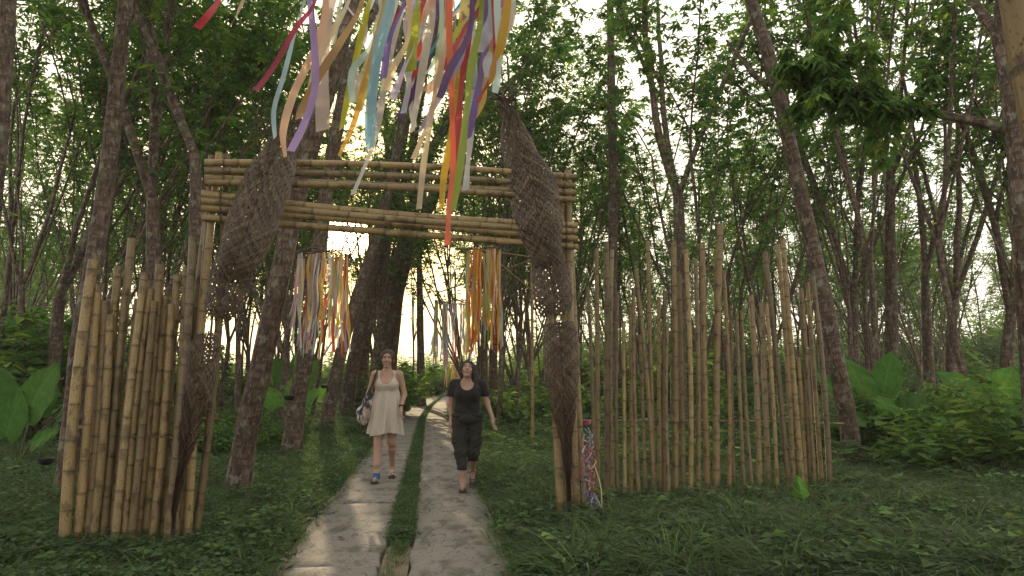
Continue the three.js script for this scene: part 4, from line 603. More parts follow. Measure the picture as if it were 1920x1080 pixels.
const PASTEL = [0xd9c37a, 0xe0a24a, 0xc8553a, 0xd8d2c8, 0xb9c4cf, 0xe2d6bd, 0xc9a6b0, 0xdd8b4b, 0xb9bf52, 0xe6dcc0, 0x9fb8b0, 0xb04a5e, 0xe3bb3d], WARM = [0xe6b62e, 0xdd8b2e, 0xc84f2c, 0xe8cf6a, 0xe9e2cc, 0xa8bfc9, 0xd8a03a, 0xb5c04a, 0xcf6a3a, 0xd9cfae], COOL = [0xb59ac0, 0xa8c2b4, 0xc98a94, 0x9ab0c8, 0xd8d2c4, 0xc8b06a, 0xb8606a, 0xa6b46a];
function mobile(label, [x, y, z], R, len, count, pal, seed, cord = 1.2) {
  const g = thing('ribbon_mobile', label, 'mobile', [x, y, z]), r = rngOf(seed);
  // woven twig ring
  for (let k = 0; k < 3; k++) { const pts = []; for (let i = 0; i < 28; i++) { const a = i / 28 * 6.283; pts.push(V(Math.cos(a) * (R + 0.012 * Math.sin(a * 5 + k * 2)), 0.02 * Math.cos(a * 5 + k * 2.1) + 0.012 * k, Math.sin(a) * (R + 0.012 * Math.sin(a * 5 + k * 2)))); } mesh('hoop', new THREE.TubeGeometry(new THREE.CatmullRomCurve3(pts, true), 60, 0.008, 5, true), M.twig, g); }
  for (let k = 0; k < 4; k++) { const a = k * 1.571 + 0.4; mesh('cord', new THREE.TubeGeometry(new THREE.LineCurve3(V(Math.cos(a) * R, 0, Math.sin(a) * R), V(0, 0.32, 0)), 2, 0.004, 5), M.cord, g); }
  mesh('cord', new THREE.TubeGeometry(new THREE.LineCurve3(V(0, 0.32, 0), V(0.05, 0.32 + cord, -0.05)), 2, 0.005, 5), M.cord, g);
  for (let i = 0; i < count; i++) {
    const ring = r() < 0.7 ? 1 : 0.55, a = r() * 6.283, bx = Math.cos(a) * R * ring, bz = Math.sin(a) * R * ring, L = len * (0.62 + 0.45 * r()), sway = (r() - 0.5) * 0.10, n = 5, P = [];
    for (let k = 0; k <= n; k++) { const t = k / n; P.push(V(bx * (1 + 0.06 * t) + sway * t * t + 0.012 * Math.sin(k * 2 + a * 5), -L * t, bz * (1 + 0.06 * t) + 0.02 * Math.sin(k * 1.7 + a * 3))); }
    mesh('ribbon', ribbonGeo(P, 0.018 + 0.016 * r(), 1.1, r, 14), ribbonMat(pal[Math.floor(r() * pal.length)]), g);
  }
  return g;
}
mobile('pastel ribbon mobile hanging directly under the sun behind the rails', [-2.141, 2.70, -7.6], 0.27, 1.08, 84, PASTEL, 91, 1.6);
mobile('yellow and orange ribbon mobile hanging above the woman in black', [-0.464, 3.39, -11], 0.27, 1.6, 84, WARM, 92, 1.2);
mobile('mauve and grey ribbon mobile behind the yellow and orange one', [-1.19, 2.80, -13.5], 0.34, 1.25, 70, COOL, 93, 1.2);
mobile('small peach ribbon mobile hanging far off beyond the mauve one', [-2.06, 2.0, -24], 0.25, 1.1, 40, PASTEL, 95, 3.5);
{
  const s = thing('mobile_pole', 'thin upright bamboo pole with side arms carrying the yellow ribbon mobile', 'pole', [0.37, 0, -12.5]), o = s.position;
  const rod = (n, a, b, r, sd) => mesh(n, bambooGeo(V(a[0] - o.x, a[1], a[2] - o.z), V(b[0] - o.x, b[1], b[2] - o.z), r, sd, 0.9), M.bamboo, s);
  rod('upright', [0.37, -0.05, -12.5], [0.372, 4.2, -12.45], 0.03, 1201); rod('side_arm', [0.391, 3.484, -12.4], [-1.49, 3.0, -13.5], 0.016, 1203); rod('side_arm', [0.42, 2.86, -12.4], [-0.55, 3.46, -10.95], 0.016, 1205); rod('side_arm', [0.40, 3.52, -12.4], [-0.9, 3.42, -10.9], 0.016, 1207);
}
{
  // tangle of tied ribbons hanging down the gateway post
  const g = thing('ribbon_bundle', 'knotted bunch of pink, blue and white ribbons tied low on the gateway post', 'ribbons', [0.70, 0, -6.36]), r = rngOf(17), cols = [0xc2548a, 0xd9d4d0, 0x4f6fb0, 0xb0304a, 0xe2c9a0, 0x6aa0b8, 0x9a6ab0, 0xd8a4b8, 0xb08a50, 0x3a5a9a];
  for (let i = 0; i < 40; i++) {
    const y0 = i < 34 ? 0.22 + 0.72 * r() : 0.3, P = []; let x = (r() - 0.5) * 0.07 - 0.03 * (y0 - 0.5), y = y0, z = 0.02 + (r() - 0.5) * 0.06; const n = 6 + Math.floor(r() * 4), wild = i < 34 ? 0.055 : 0.05;
    for (let k = 0; k < n; k++) { P.push(V(x, Math.max(0.02, y), z)); x += (r() - 0.5) * wild * 1.6 + (i >= 34 ? 0.025 * (r() - 0.3) : -x * 0.2); y -= 0.012 + 0.05 * r() - (k % 3 === 2 ? 0.03 : 0); z += (r() - 0.5) * wild - (z - 0.02) * 0.2; }
    mesh('ribbon', ribbonGeo(P, 0.009 + 0.008 * r(), 1.4, r, 26), ribbonMat(cols[i % cols.length]), g);
  }
  for (const [a, b] of [[[0.04, 0.3], [0.17, -0.02]], [[0.05, 0.55], [0.1, 0.2]]]) { const P = [V(a[0], a[1], 0.03), V(lerp(a[0], b[0], 0.5) + 0.02, lerp(a[1], b[1], 0.5), 0.08), V(b[0], Math.max(0.01, b[1]), 0.12)]; mesh('ribbon', ribbonGeo(P, 0.012, 0.5, r, 12), ribbonMat(0xc8b890), g); }
  wrap('knot', g, V(-0.01, 0.93, 0.01), V(0, 1, 0), 0.03, 3, 0.006, ribbonMat(0xc2548a), 5);
}
// latex cups on the trunks
function cup(label, x, y, z, R) {
  const g = thing('latex_cup', label, 'cup', [x, y, z]), pts = [[0.15, 0], [0.5, 0.02], [0.8, 0.2], [0.97, 0.55], [1, 0.85], [1.06, 0.9], [1.02, 0.93], [0.94, 0.84], [0.75, 0.3], [0.1, 0.14]].map(([a, b]) => new THREE.Vector2(a * R, b * R));
  mesh('bowl', new THREE.LatheGeometry(pts, 24), M.dark, g);
  const w = new THREE.TubeGeometry(new THREE.CatmullRomCurve3([V(-R, R * 0.8, 0), V(-R * 0.6, R * 0.85, -R * 0.95), V(0, R * 0.9, -R * 1.5), V(R * 0.6, R * 0.85, -R * 0.95), V(R, R * 0.8, 0)]), 16, 0.003, 5); mesh('wire', w, M.cord, g);
}
cup('black latex cup on the mottled tree behind the short bamboo screen', HT.A.p[1][0] - 0.06, 0.42, HT.A.p[1][2] + 0.3, 0.075);
cup('black latex cup on the leaning tree behind the pastel mobile', -3.70, 0.95, -11.42, 0.08);
cup('black latex cup on the third leaning tree along the path verge', HT.J.p[1][0] - 0.12, 1.05, HT.J.p[1][2] + 0.28, 0.085);

// ---------------------------------------------------------------- the two women
// distance fields meshed as surface nets
const smin = (a, b, k) => { const h = Math.max(k - Math.abs(a - b), 0) / k; return Math.min(a, b) - h * h * k * 0.25; };
const smax = (a, b, k) => -smin(-a, -b, k);
const cone = (a, b, r1, r2) => { const bx = b[0] - a[0], by = b[1] - a[1], bz = b[2] - a[2], bb = bx * bx + by * by + bz * bz; return (x, y, z) => { const px = x - a[0], py = y - a[1], pz = z - a[2], h = clamp((px * bx + py * by + pz * bz) / bb, 0, 1), dx = px - bx * h, dy = py - by * h, dz = pz - bz * h; return Math.sqrt(dx * dx + dy * dy + dz * dz) - (r1 + (r2 - r1) * h); }; };
const egg = (c, r) => { const m = Math.min(...r); return (x, y, z) => { const a = (x - c[0]) / r[0], b = (y - c[1]) / r[1], d = (z - c[2]) / r[2], k = Math.sqrt(a * a + b * b + d * d); return (k - 1) * (k < 1e-6 ? m : Math.min(m * 1.6, k / Math.sqrt((a / r[0]) ** 2 + (b / r[1]) ** 2 + (d / r[2]) ** 2) )); }; };
const union = (list, k) => (x, y, z) => { let d = list[0](x, y, z); for (let i = 1; i < list.length; i++) d = smin(d, list[i](x, y, z), k); return d; };
function net(f, lo, hi, h, colour) {
  const n = [0, 1, 2].map((i) => Math.ceil((hi[i] - lo[i]) / h) + 1), [nx, ny, nz] = n, F = new Float32Array(nx * ny * nz), id = new Int32Array(nx * ny * nz).fill(-1), pos = [], idx = [], col = [];
  for (let k = 0, q = 0; k < nz; k++) for (let j = 0; j < ny; j++) for (let i = 0; i < nx; i++, q++) F[q] = f(lo[0] + i * h, lo[1] + j * h, lo[2] + k * h);
  const E = [[0, 1], [2, 3], [4, 5], [6, 7], [0, 2], [1, 3], [4, 6], [5, 7], [0, 4], [1, 5], [2, 6], [3, 7]], at = (i, j, k) => i + nx * (j + ny * k), c = new Float32Array(8);
  for (let k = 0; k + 1 < nz; k++) for (let j = 0; j + 1 < ny; j++) for (let i = 0; i + 1 < nx; i++) {
    let m = 0; for (let b = 0; b < 8; b++) { c[b] = F[at(i + (b & 1), j + (b >> 1 & 1), k + (b >> 2))]; if (c[b] < 0) m |= 1 << b; }
    if (m === 0 || m === 255) continue;
    let x = 0, y = 0, z = 0, w = 0; for (const [a, b] of E) if ((c[a] < 0) !== (c[b] < 0)) { const t = c[a] / (c[a] - c[b]); x += (a & 1) + ((b & 1) - (a & 1)) * t; y += (a >> 1 & 1) + ((b >> 1 & 1) - (a >> 1 & 1)) * t; z += (a >> 2) + ((b >> 2) - (a >> 2)) * t; w++; }
    id[at(i, j, k)] = pos.length / 3; const X = lo[0] + (i + x / w) * h, Y = lo[1] + (j + y / w) * h, Z = lo[2] + (k + z / w) * h; pos.push(X, Y, Z); if (colour) col.push(...colour(X, Y, Z));
  }
  for (let k = 1; k + 1 < nz; k++) for (let j = 1; j + 1 < ny; j++) for (let i = 1; i + 1 < nx; i++) {
    const s = F[at(i, j, k)] < 0;
    for (const [e, a, b] of [[[1, 0, 0], [0, 1, 0], [0, 0, 1]], [[0, 1, 0], [0, 0, 1], [1, 0, 0]], [[0, 0, 1], [1, 0, 0], [0, 1, 0]]]) {
      if (s === F[at(i + e[0], j + e[1], k + e[2])] < 0) continue;
      const p = id[at(i, j, k)], q = id[at(i - a[0], j - a[1], k - a[2])], r = id[at(i - a[0] - b[0], j - a[1] - b[1], k - a[2] - b[2])], t = id[at(i - b[0], j - b[1], k - b[2])];
      if (p < 0 || q < 0 || r < 0 || t < 0) continue;
      s ? idx.push(p, q, r, p, r, t) : idx.push(p, r, q, p, t, r);
    }
  }
  const uv = []; for (let i = 0; i < pos.length; i += 3) uv.push(pos[i] * 3 + pos[i + 2], pos[i + 1] * 3);
  return geoFrom(pos, idx, uv, colour ? col : null);
}
const headField = () => {
  const skull = egg([0, 0.028, -0.012], [0.074, 0.088, 0.092]), jaw = egg([0, -0.035, 0.016], [0.056, 0.083, 0.068]), nose = cone([0, 0.012, 0.078], [0, -0.026, 0.096], 0.007, 0.0125), lipU = egg([0, -0.058, 0.078], [0.024, 0.006, 0.012]), lipL = egg([0, -0.069, 0.076], [0.02, 0.007, 0.012]), chin = egg([0, -0.102, 0.056], [0.022, 0.018, 0.02]), brow = cone([-0.034, 0.03, 0.066], [0.034, 0.03, 0.066], 0.012, 0.012), cheeks = [-1, 1].map((s) => egg([s * 0.036, -0.03, 0.058], [0.022, 0.02, 0.02])), ears = [-1, 1].map((s) => egg([s * 0.076, -0.008, -0.008], [0.009, 0.03, 0.019])), sock = [-1, 1].map((s) => egg([s * 0.03, 0.009, 0.088], [0.017, 0.011, 0.014])), eye = [-1, 1].map((s) => egg([s * 0.03, 0.008, 0.066], [0.0135, 0.0125, 0.0135]));
  return (x, y, z) => { let d = smin(skull(x, y, z), jaw(x, y, z), 0.035); d = smin(d, brow(x, y, z), 0.02); d = smin(d, chin(x, y, z), 0.025); for (const c of cheeks) d = smin(d, c(x, y, z), 0.025); for (const s of sock) d = smax(d, -s(x, y, z), 0.012); for (const e of eye) d = Math.min(d, e(x, y, z)); d = smin(d, nose(x, y, z), 0.012); d = smin(d, lipU(x, y, z), 0.006); d = smin(d, lipL(x, y, z), 0.006); for (const e of ears) d = smin(d, e(x, y, z), 0.008); return d; };
};
const near3 = (x, y, z, a, b, c, r) => (x - a) ** 2 + (y - b) ** 2 + (z - c) ** 2 < r * r;
function headColour(skin, hair, smile) {
  const blot = noiseOf(3);
  return (x, y, z) => {
    if (z > 0.04) {
      for (const s of [-1, 1]) { if (near3(x, y, z, s * 0.03, 0.008, 0.08, 0.0065)) return [0.02, 0.012, 0.008]; const e = Math.hypot((x - s * 0.03) / 0.0135, (y - 0.008) / 0.0068); if (e < 0.8) return [0.22, 0.17, 0.15]; if (e < 1.2 && y > 0.008) return [0.05, 0.03, 0.02]; if (Math.abs(y - 0.031 - 0.002 * Math.cos((x - s * 0.03) * 60)) < 0.0038 && Math.abs(x - s * 0.032) < 0.019) return hair.map((q) => q * 1.3); }
      const w = smile ? 0.03 : 0.024, my = -0.063 + (smile ? 0.45 : 0.15) * x * x / 0.03;
      if (smile && Math.abs(x) < 0.02 && Math.abs(y - my) < 0.0035) return [0.62, 0.58, 0.52];
      if (Math.abs(x) < w && Math.abs(y - my) < 0.011 * Math.sqrt(1 - (x / w) ** 2)) return [skin[0] * 0.85, skin[1] * 0.48, skin[2] * 0.5];
    }
    const v = 0.94 + 0.12 * blot(x * 4 + 0.5, y * 4 + 0.5, 20, 20, 3); return skin.map((q) => q * v);
  };
}
// a hand: wrist at the origin, fingers towards -y, palm facing +z, thumb on the +x side
function handField(curl) {
  const palm = egg([0, -0.045, 0], [0.036, 0.05, 0.015]), L = [cone([0, 0.012, 0], [0, -0.03, 0], 0.023, 0.024)], fx = [0.027, 0.009, -0.010, -0.026], fl = [0.068, 0.077, 0.071, 0.055];
  fx.forEach((x, i) => { const a = [x * 0.9, -0.075 + (i === 3 ? 0.008 : 0), 0], c1 = curl, c2 = curl * 2.1, c3 = curl * 3, l = fl[i], b = [a[0] + x * 0.12, a[1] - l * 0.44 * Math.cos(c1), l * 0.44 * Math.sin(c1)], c = [b[0], b[1] - l * 0.33 * Math.cos(c2), b[2] + l * 0.33 * Math.sin(c2)], d = [c[0], c[1] - l * 0.25 * Math.cos(c3), c[2] + l * 0.25 * Math.sin(c3)]; L.push(union([cone(a, b, 0.0092, 0.0086), cone(b, c, 0.0086, 0.008), cone(c, d, 0.008, 0.0068)], 0.004)); });
  const t = union([cone([0.022, -0.025, 0.004], [0.045, -0.052, 0.012], 0.013, 0.0105), cone([0.045, -0.052, 0.012], [0.050, -0.085, 0.02], 0.0105, 0.008)], 0.006);
  return (x, y, z) => { let d = smin(palm(x, y, z), L[0](x, y, z), 0.02); for (let i = 1; i < 5; i++) d = smin(d, L[i](x, y, z), 0.006); return smin(d, t(x, y, z), 0.01); };
}
function handGeo(curl, skin, wrist, euler, mirror) {
  const g = net(handField(curl), [-0.05, -0.175, -0.04], [0.075, 0.04, 0.085], 0.0036, () => skin);
  if (mirror) { g.scale(-1, 1, 1); const I = g.index.array; for (let i = 0; i < I.length; i += 3) { const t = I[i]; I[i] = I[i + 1]; I[i + 1] = t; } g.computeVertexNormals(); }
  g.applyMatrix4(new THREE.Matrix4().compose(V(...wrist), new THREE.Quaternion().setFromEuler(new THREE.Euler(...euler)), V(1, 1, 1))); return g;
}
function headGeo(skin, hair, smile, M4) { const g = net(headField(), [-0.1, -0.14, -0.12], [0.1, 0.13, 0.125], 0.0042, headColour(skin, hair, smile)); g.applyMatrix4(M4); return g; }
const clothMesh = (name, geo, mat, parent) => mesh(name, geo, mat, parent);

function sandal(parent, p, yaw, pitch, straps, sole, strapMat, band) {
  const g = new THREE.Group(); g.name = 'sandal'; g.position.set(...p); g.rotation.set(pitch, yaw, 0, 'YXZ'); parent.add(g);
  const s = new THREE.Shape(); s.moveTo(0, -0.07); s.bezierCurveTo(0.036, -0.07, 0.03, 0, 0.042, 0.08); s.bezierCurveTo(0.05, 0.15, 0.02, 0.175, 0, 0.175); s.bezierCurveTo(-0.03, 0.175, -0.044, 0.14, -0.04, 0.08); s.bezierCurveTo(-0.03, 0, -0.036, -0.07, 0, -0.07);
  const e = new THREE.ExtrudeGeometry(s, { depth: 0.016, bevelEnabled: true, bevelSize: 0.004, bevelThickness: 0.004, bevelSegments: 2, curveSegments: 10 }); e.rotateX(Math.PI / 2); e.translate(0, 0.02, 0); mesh('sole', e, sole, g);
  for (const [z, h, w] of straps) { const pos = [], idx = [], n = 14; for (let i = 0; i <= n; i++) { const a = Math.PI * i / n; for (const q of [-1, 1]) pos.push(Math.cos(a) * 0.047, 0.012 + Math.sin(a) * h, z + q * w); } for (let i = 0; i < n; i++) { const a = 2 * i; idx.push(a, a + 1, a + 2, a + 1, a + 3, a + 2); } mesh('strap', geoFrom(pos, idx), strapMat, g); }
  return g;
}
{
  // ---- woman in the pale dress
  const p = thing('person', 'smiling person with tied back hair in a pale beige sleeveless dress', 'person', [-1.63, 0.03, -8.95], 0.06), skin = [0.40, 0.235, 0.165], hair = [0.045, 0.026, 0.015];
  const hipL = [-0.085, 0.87, 0], hipR = [0.085, 0.87, -0.02], kneeL = [-0.085, 0.475, 0.10], kneeR = [0.075, 0.47, -0.03], ankL = [-0.08, 0.095, 0.20], ankR = [0.06, 0.125, -0.27];
  const torso = union([egg([0, 0.90, -0.01], [0.165, 0.13, 0.115]), egg([0, 1.06, 0], [0.122, 0.15, 0.092]), egg([0, 1.22, -0.005], [0.148, 0.145, 0.10]), cone([-0.12, 1.345, -0.01], [0.12, 1.345, -0.01], 0.05, 0.05), egg([-0.062, 1.205, 0.075], [0.058, 0.056, 0.052]), egg([0.062, 1.205, 0.075], [0.058, 0.056, 0.052])], 0.06);
  const elbA = [-0.235, 1.09, -0.05], wriA = [-0.235, 0.89, 0.06], elbB = [0.225, 1.08, -0.03], wriB = [0.20, 0.90, 0.12];
  const limbs = [cone([-0.165, 1.345, -0.01], elbA, 0.045, 0.034), cone(elbA, wriA, 0.034, 0.022), cone([0.165, 1.345, -0.01], elbB, 0.045, 0.034), cone(elbB, wriB, 0.034, 0.022), cone(hipL, kneeL, 0.082, 0.052), cone(kneeL, ankL, 0.05, 0.031), cone([kneeL[0], kneeL[1] - 0.11, kneeL[2] - 0.005], [ankL[0], ankL[1] + 0.12, ankL[2] - 0.01], 0.048, 0.034), cone(hipR, kneeR, 0.082, 0.052), cone(kneeR, ankR, 0.05, 0.031), cone([kneeR[0], kneeR[1] - 0.1, kneeR[2] - 0.06], [ankR[0], ankR[1] + 0.13, ankR[2] + 0.06], 0.048, 0.034), cone([0, 1.36, -0.015], [0, 1.47, 0.0], 0.055, 0.05)];
  const feet = [cone([-0.08, 0.055, 0.18], [-0.09, 0.045, 0.36], 0.038, 0.024), cone(ankL, [-0.08, 0.05, 0.16], 0.033, 0.034), cone([0.06, 0.115, -0.29], [0.065, 0.045, -0.13], 0.036, 0.024), cone(ankR, [0.06, 0.11, -0.3], 0.032, 0.032)];
  const body = union([torso, ...limbs, ...feet], 0.028), bn = noiseOf(7);
  const HM = new THREE.Matrix4().compose(V(0.0, 1.545, 0.012), new THREE.Quaternion().setFromEuler(new THREE.Euler(0.02, 0.03, -0.06)), V(1, 1, 1));
  const sk = (x, y, z) => { const v = 0.93 + 0.14 * bn(x * 2 + 0.5, y * 2, 12, 12, 3); return skin.map((q) => q * v); };
  const bg = net(body, [-0.32, 0.005, -0.40], [0.32, 1.5, 0.42], 0.011, sk);
  mesh('body', mergeGeometries([bg, headGeo(skin, hair, true, HM), handGeo(0.32, skin, wriA, [-0.35, -1.2, 0], false), handGeo(0.42, skin, wriB, [-0.45, 1.4, 0], true)]), M.skin, p);
  // hair, swept back into a knot, loose strands at the side
  const hd = headField(), hs = noiseOf(9), hf = (x, y, z) => { let d = egg([0, 0.03, -0.016], [0.094, 0.1, 0.102])(x, y, z) + 0.006 * (hs(Math.atan2(x, z) / 6.3 + 0.5, y * 2 + 0.5, 40, 3, 2) - 0.5); d = smax(d, -egg([0, -0.016, 0.10], [0.062, 0.092, 0.088])(x, y, z), 0.012); d = smax(d, -(y + 0.055 + 0.5 * (z + 0.0)), 0.02); return smin(d, egg([0.03, -0.02, -0.115], [0.048, 0.05, 0.042])(x, y, z), 0.02); };
  const hg = net(hf, [-0.1, -0.11, -0.18], [0.1, 0.15, 0.11], 0.005, () => hair); hg.applyMatrix4(HM); M.hair = new THREE.MeshStandardMaterial({ vertexColors: true, roughness: 0.68 }); const hm = mesh('hair', hg, M.hair, p);
  { const r = rngOf(5), pos = [], idx = [], col = []; for (let i = 0; i < 60; i++) { const a = V(0.07 + 0.012 * r(), -0.01 - 0.03 * r(), -0.03 - 0.05 * r()), d = V(0.1 + 0.35 * r(), -1, (r() - 0.5) * 0.5).normalize(), b = pos.length / 3, L = 0.05 + 0.06 * r(); for (let k = 0; k <= 3; k++) { const q = a.clone().addScaledVector(d, L * k / 3); q.x += 0.012 * Math.sin(k * 1.3 + i); q.applyMatrix4(HM); pos.push(q.x - 0.0012, q.y, q.z, q.x + 0.0012, q.y, q.z); col.push(0.11, 0.06, 0.03, 0.11, 0.06, 0.03); } for (let k = 0; k < 3; k++) { const q = b + 2 * k; idx.push(q, q + 1, q + 2, q + 1, q + 3, q + 2); } } mesh('loose_strand', geoFrom(pos, idx, null, col), M.hair, hm, 'stuff'); }
  // dress: fitted bodice with a scooped neck and straps, gathered skirt
  const scoop = egg([0, 1.325, 0.10], [0.088, 0.115, 0.16]), back = egg([0, 1.40, -0.12], [0.10, 0.12, 0.12]);
  const bodice = (x, y, z) => { let d = torso(x, y, z) - 0.011; d = smax(d, 1.10 - y, 0.01); d = Math.max(d, -scoop(x, y, z), -back(x, y, z), y - 1.385); const ax = Math.abs(x); d = Math.max(d, y > 1.20 ? ax - lerp(0.158, 0.112, sstep(1.20, 1.31, y)) : -1); return d; };
  const skirt = (x, y, z) => {
    const t = clamp((1.15 - y) / 0.57, 0, 1.05), a = Math.atan2(x, z + 0.01), fold = (0.003 + 0.017 * t) * (Math.sin(a * 9 + 2 * t) + 0.6 * Math.sin(a * 15 + 1.3) + 0.5 * Math.sin(a * 5 - 3 * t)), sx = 0.008 * Math.sin(t * 4), rx = lerp(0.140, 0.222, Math.pow(t, 0.8)) + fold, rz = lerp(0.112, 0.185, Math.pow(t, 0.8)) + fold, k = Math.hypot((x - sx) / rx, (z + 0.01 - 0.02 * t) / rz), d = Math.abs((k - 1) * Math.min(rx, rz)) - 0.007, hem = 0.582 + 0.018 * Math.sin(a * 3 + 0.6);
    return Math.max(d, hem - y, y - 1.155);
  };
  M.dress = M.cloth(lin(0.60, 0.52, 0.43));
  clothMesh('dress', net((x, y, z) => smin(bodice(x, y, z), skirt(x, y, z), 0.012), [-0.29, 0.54, -0.25], [0.29, 1.42, 0.27], 0.0075), M.dress, p);
  // wrist band, sandals, blue sock
  wrap('bracelet', p, V(wriB[0] + 0.004, wriB[1] + 0.035, wriB[2] - 0.025), V(0.12, 0.75, -0.6).normalize(), 0.03, 2, 0.005, M.dark, 4);
  const soleM = new THREE.MeshStandardMaterial({ color: lin(0.05, 0.035, 0.025), roughness: 0.9 }), strapW = new THREE.MeshStandardMaterial({ color: lin(0.55, 0.5, 0.44), roughness: 0.7, side: THREE.DoubleSide });
  sandal(p, [-0.083, 0.0, 0.22], -0.05, -0.08, [[0.10, 0.052, 0.013], [0.05, 0.066, 0.012], [-0.02, 0.085, 0.009]], soleM, strapW); sandal(p, [0.062, 0.035, -0.24], 0.12, 0.32, [[0.10, 0.05, 0.016], [0.05, 0.066, 0.013], [-0.02, 0.085, 0.01]], soleM, strapW);
  const sock = net((x, y, z) => Math.max(union([limbs[5], ...feet.slice(0, 2)], 0.02)(x, y, z) - 0.006, y - 0.118, z - 0.29), [-0.15, 0.01, 0.1], [-0.02, 0.2, 0.4], 0.007); mesh('sock', sock, M.cloth(lin(0.035, 0.13, 0.30)), p);
  // shoulder bag, a thing of its own
  const b = thing('shoulder_bag', 'slouchy white bag with grey black streaks on a dark shoulder strap', 'bag', [-1.90, 0.03, -8.93], 0.06), pn = noiseOf(14);
  const pouch = (x, y, z) => { const yy = y - 0.87, sag = 0.03 * clamp(-yy / 0.2, -1, 1); return smin(egg([0.0, 0.84, 0], [0.105, 0.15, 0.085])(x - sag * -0.6, y, z), egg([0.045, 1.0, 0], [0.055, 0.13, 0.05])(x, y, z), 0.07) + 0.009 * Math.sin(x * 55 + y * 18) * sstep(0.7, 0.9, y) + 0.006 * Math.sin(y * 60 - x * 30); };
  mesh('pouch', net(pouch, [-0.16, 0.64, -0.13], [0.14, 1.16, 0.13], 0.009, (x, y, z) => { const a = pn(Math.atan2(x, z) / 6.28 + 0.5, y * 0.9 + 0.1 * x, 16, 9, 4), s = sstep(0.5, 0.58, a); return mixc([0.46, 0.42, 0.36], [0.045, 0.045, 0.05], s); }), new THREE.MeshStandardMaterial({ vertexColors: true, roughness: 0.95 }), b);
  const strapPts = [V(0.03, 1.08, 0.045), V(0.09, 1.2, 0.09), V(0.125, 1.31, 0.062), V(0.135, 1.392, -0.005), V(0.12, 1.3, -0.085), V(0.06, 1.17, -0.08), V(0.03, 1.08, -0.045)], sc = new THREE.CatmullRomCurve3(strapPts), sp = [], si = [];
  for (let i = 0; i <= 40; i++) { const t = i / 40, q = sc.getPoint(t), T = sc.getTangent(t), N = q.clone().sub(V(0.2, 1.2, 0)).normalize(), S = V(0, 0, 0).crossVectors(T, N).normalize(); for (const s of [-1, 1]) for (const h of [0, 0.004]) { const w = q.clone().addScaledVector(S, s * 0.019).addScaledVector(N, h); sp.push(w.x, w.y, w.z); } }
  for (let i = 0; i < 40; i++) { const a = i * 4; for (const [u, v] of [[0, 2], [1, 3], [0, 1], [2, 3]]) si.push(a + u, a + v, a + u + 4, a + v, a + v + 4, a + u + 4); }
  mesh('strap', geoFrom(sp, si), new THREE.MeshStandardMaterial({ color: lin(0.014, 0.013, 0.014), roughness: 0.85, side: THREE.DoubleSide }), b);
  const tp = []; const tr = rngOf(2); const tg = []; for (let i = 0; i < 12; i++) tg.push(new THREE.TubeGeometry(new THREE.CatmullRomCurve3([V(-0.03 + 0.02 * tr(), 0.72, 0.02 * tr()), V(-0.04 + 0.03 * tr(), 0.68, 0.02 * tr()), V(-0.04 + 0.04 * tr(), 0.63, 0.03 * tr())]), 5, 0.006, 5)); mesh('tassel', mergeGeometries(tg), M.cloth(lin(0.05, 0.035, 0.03)), b);
}
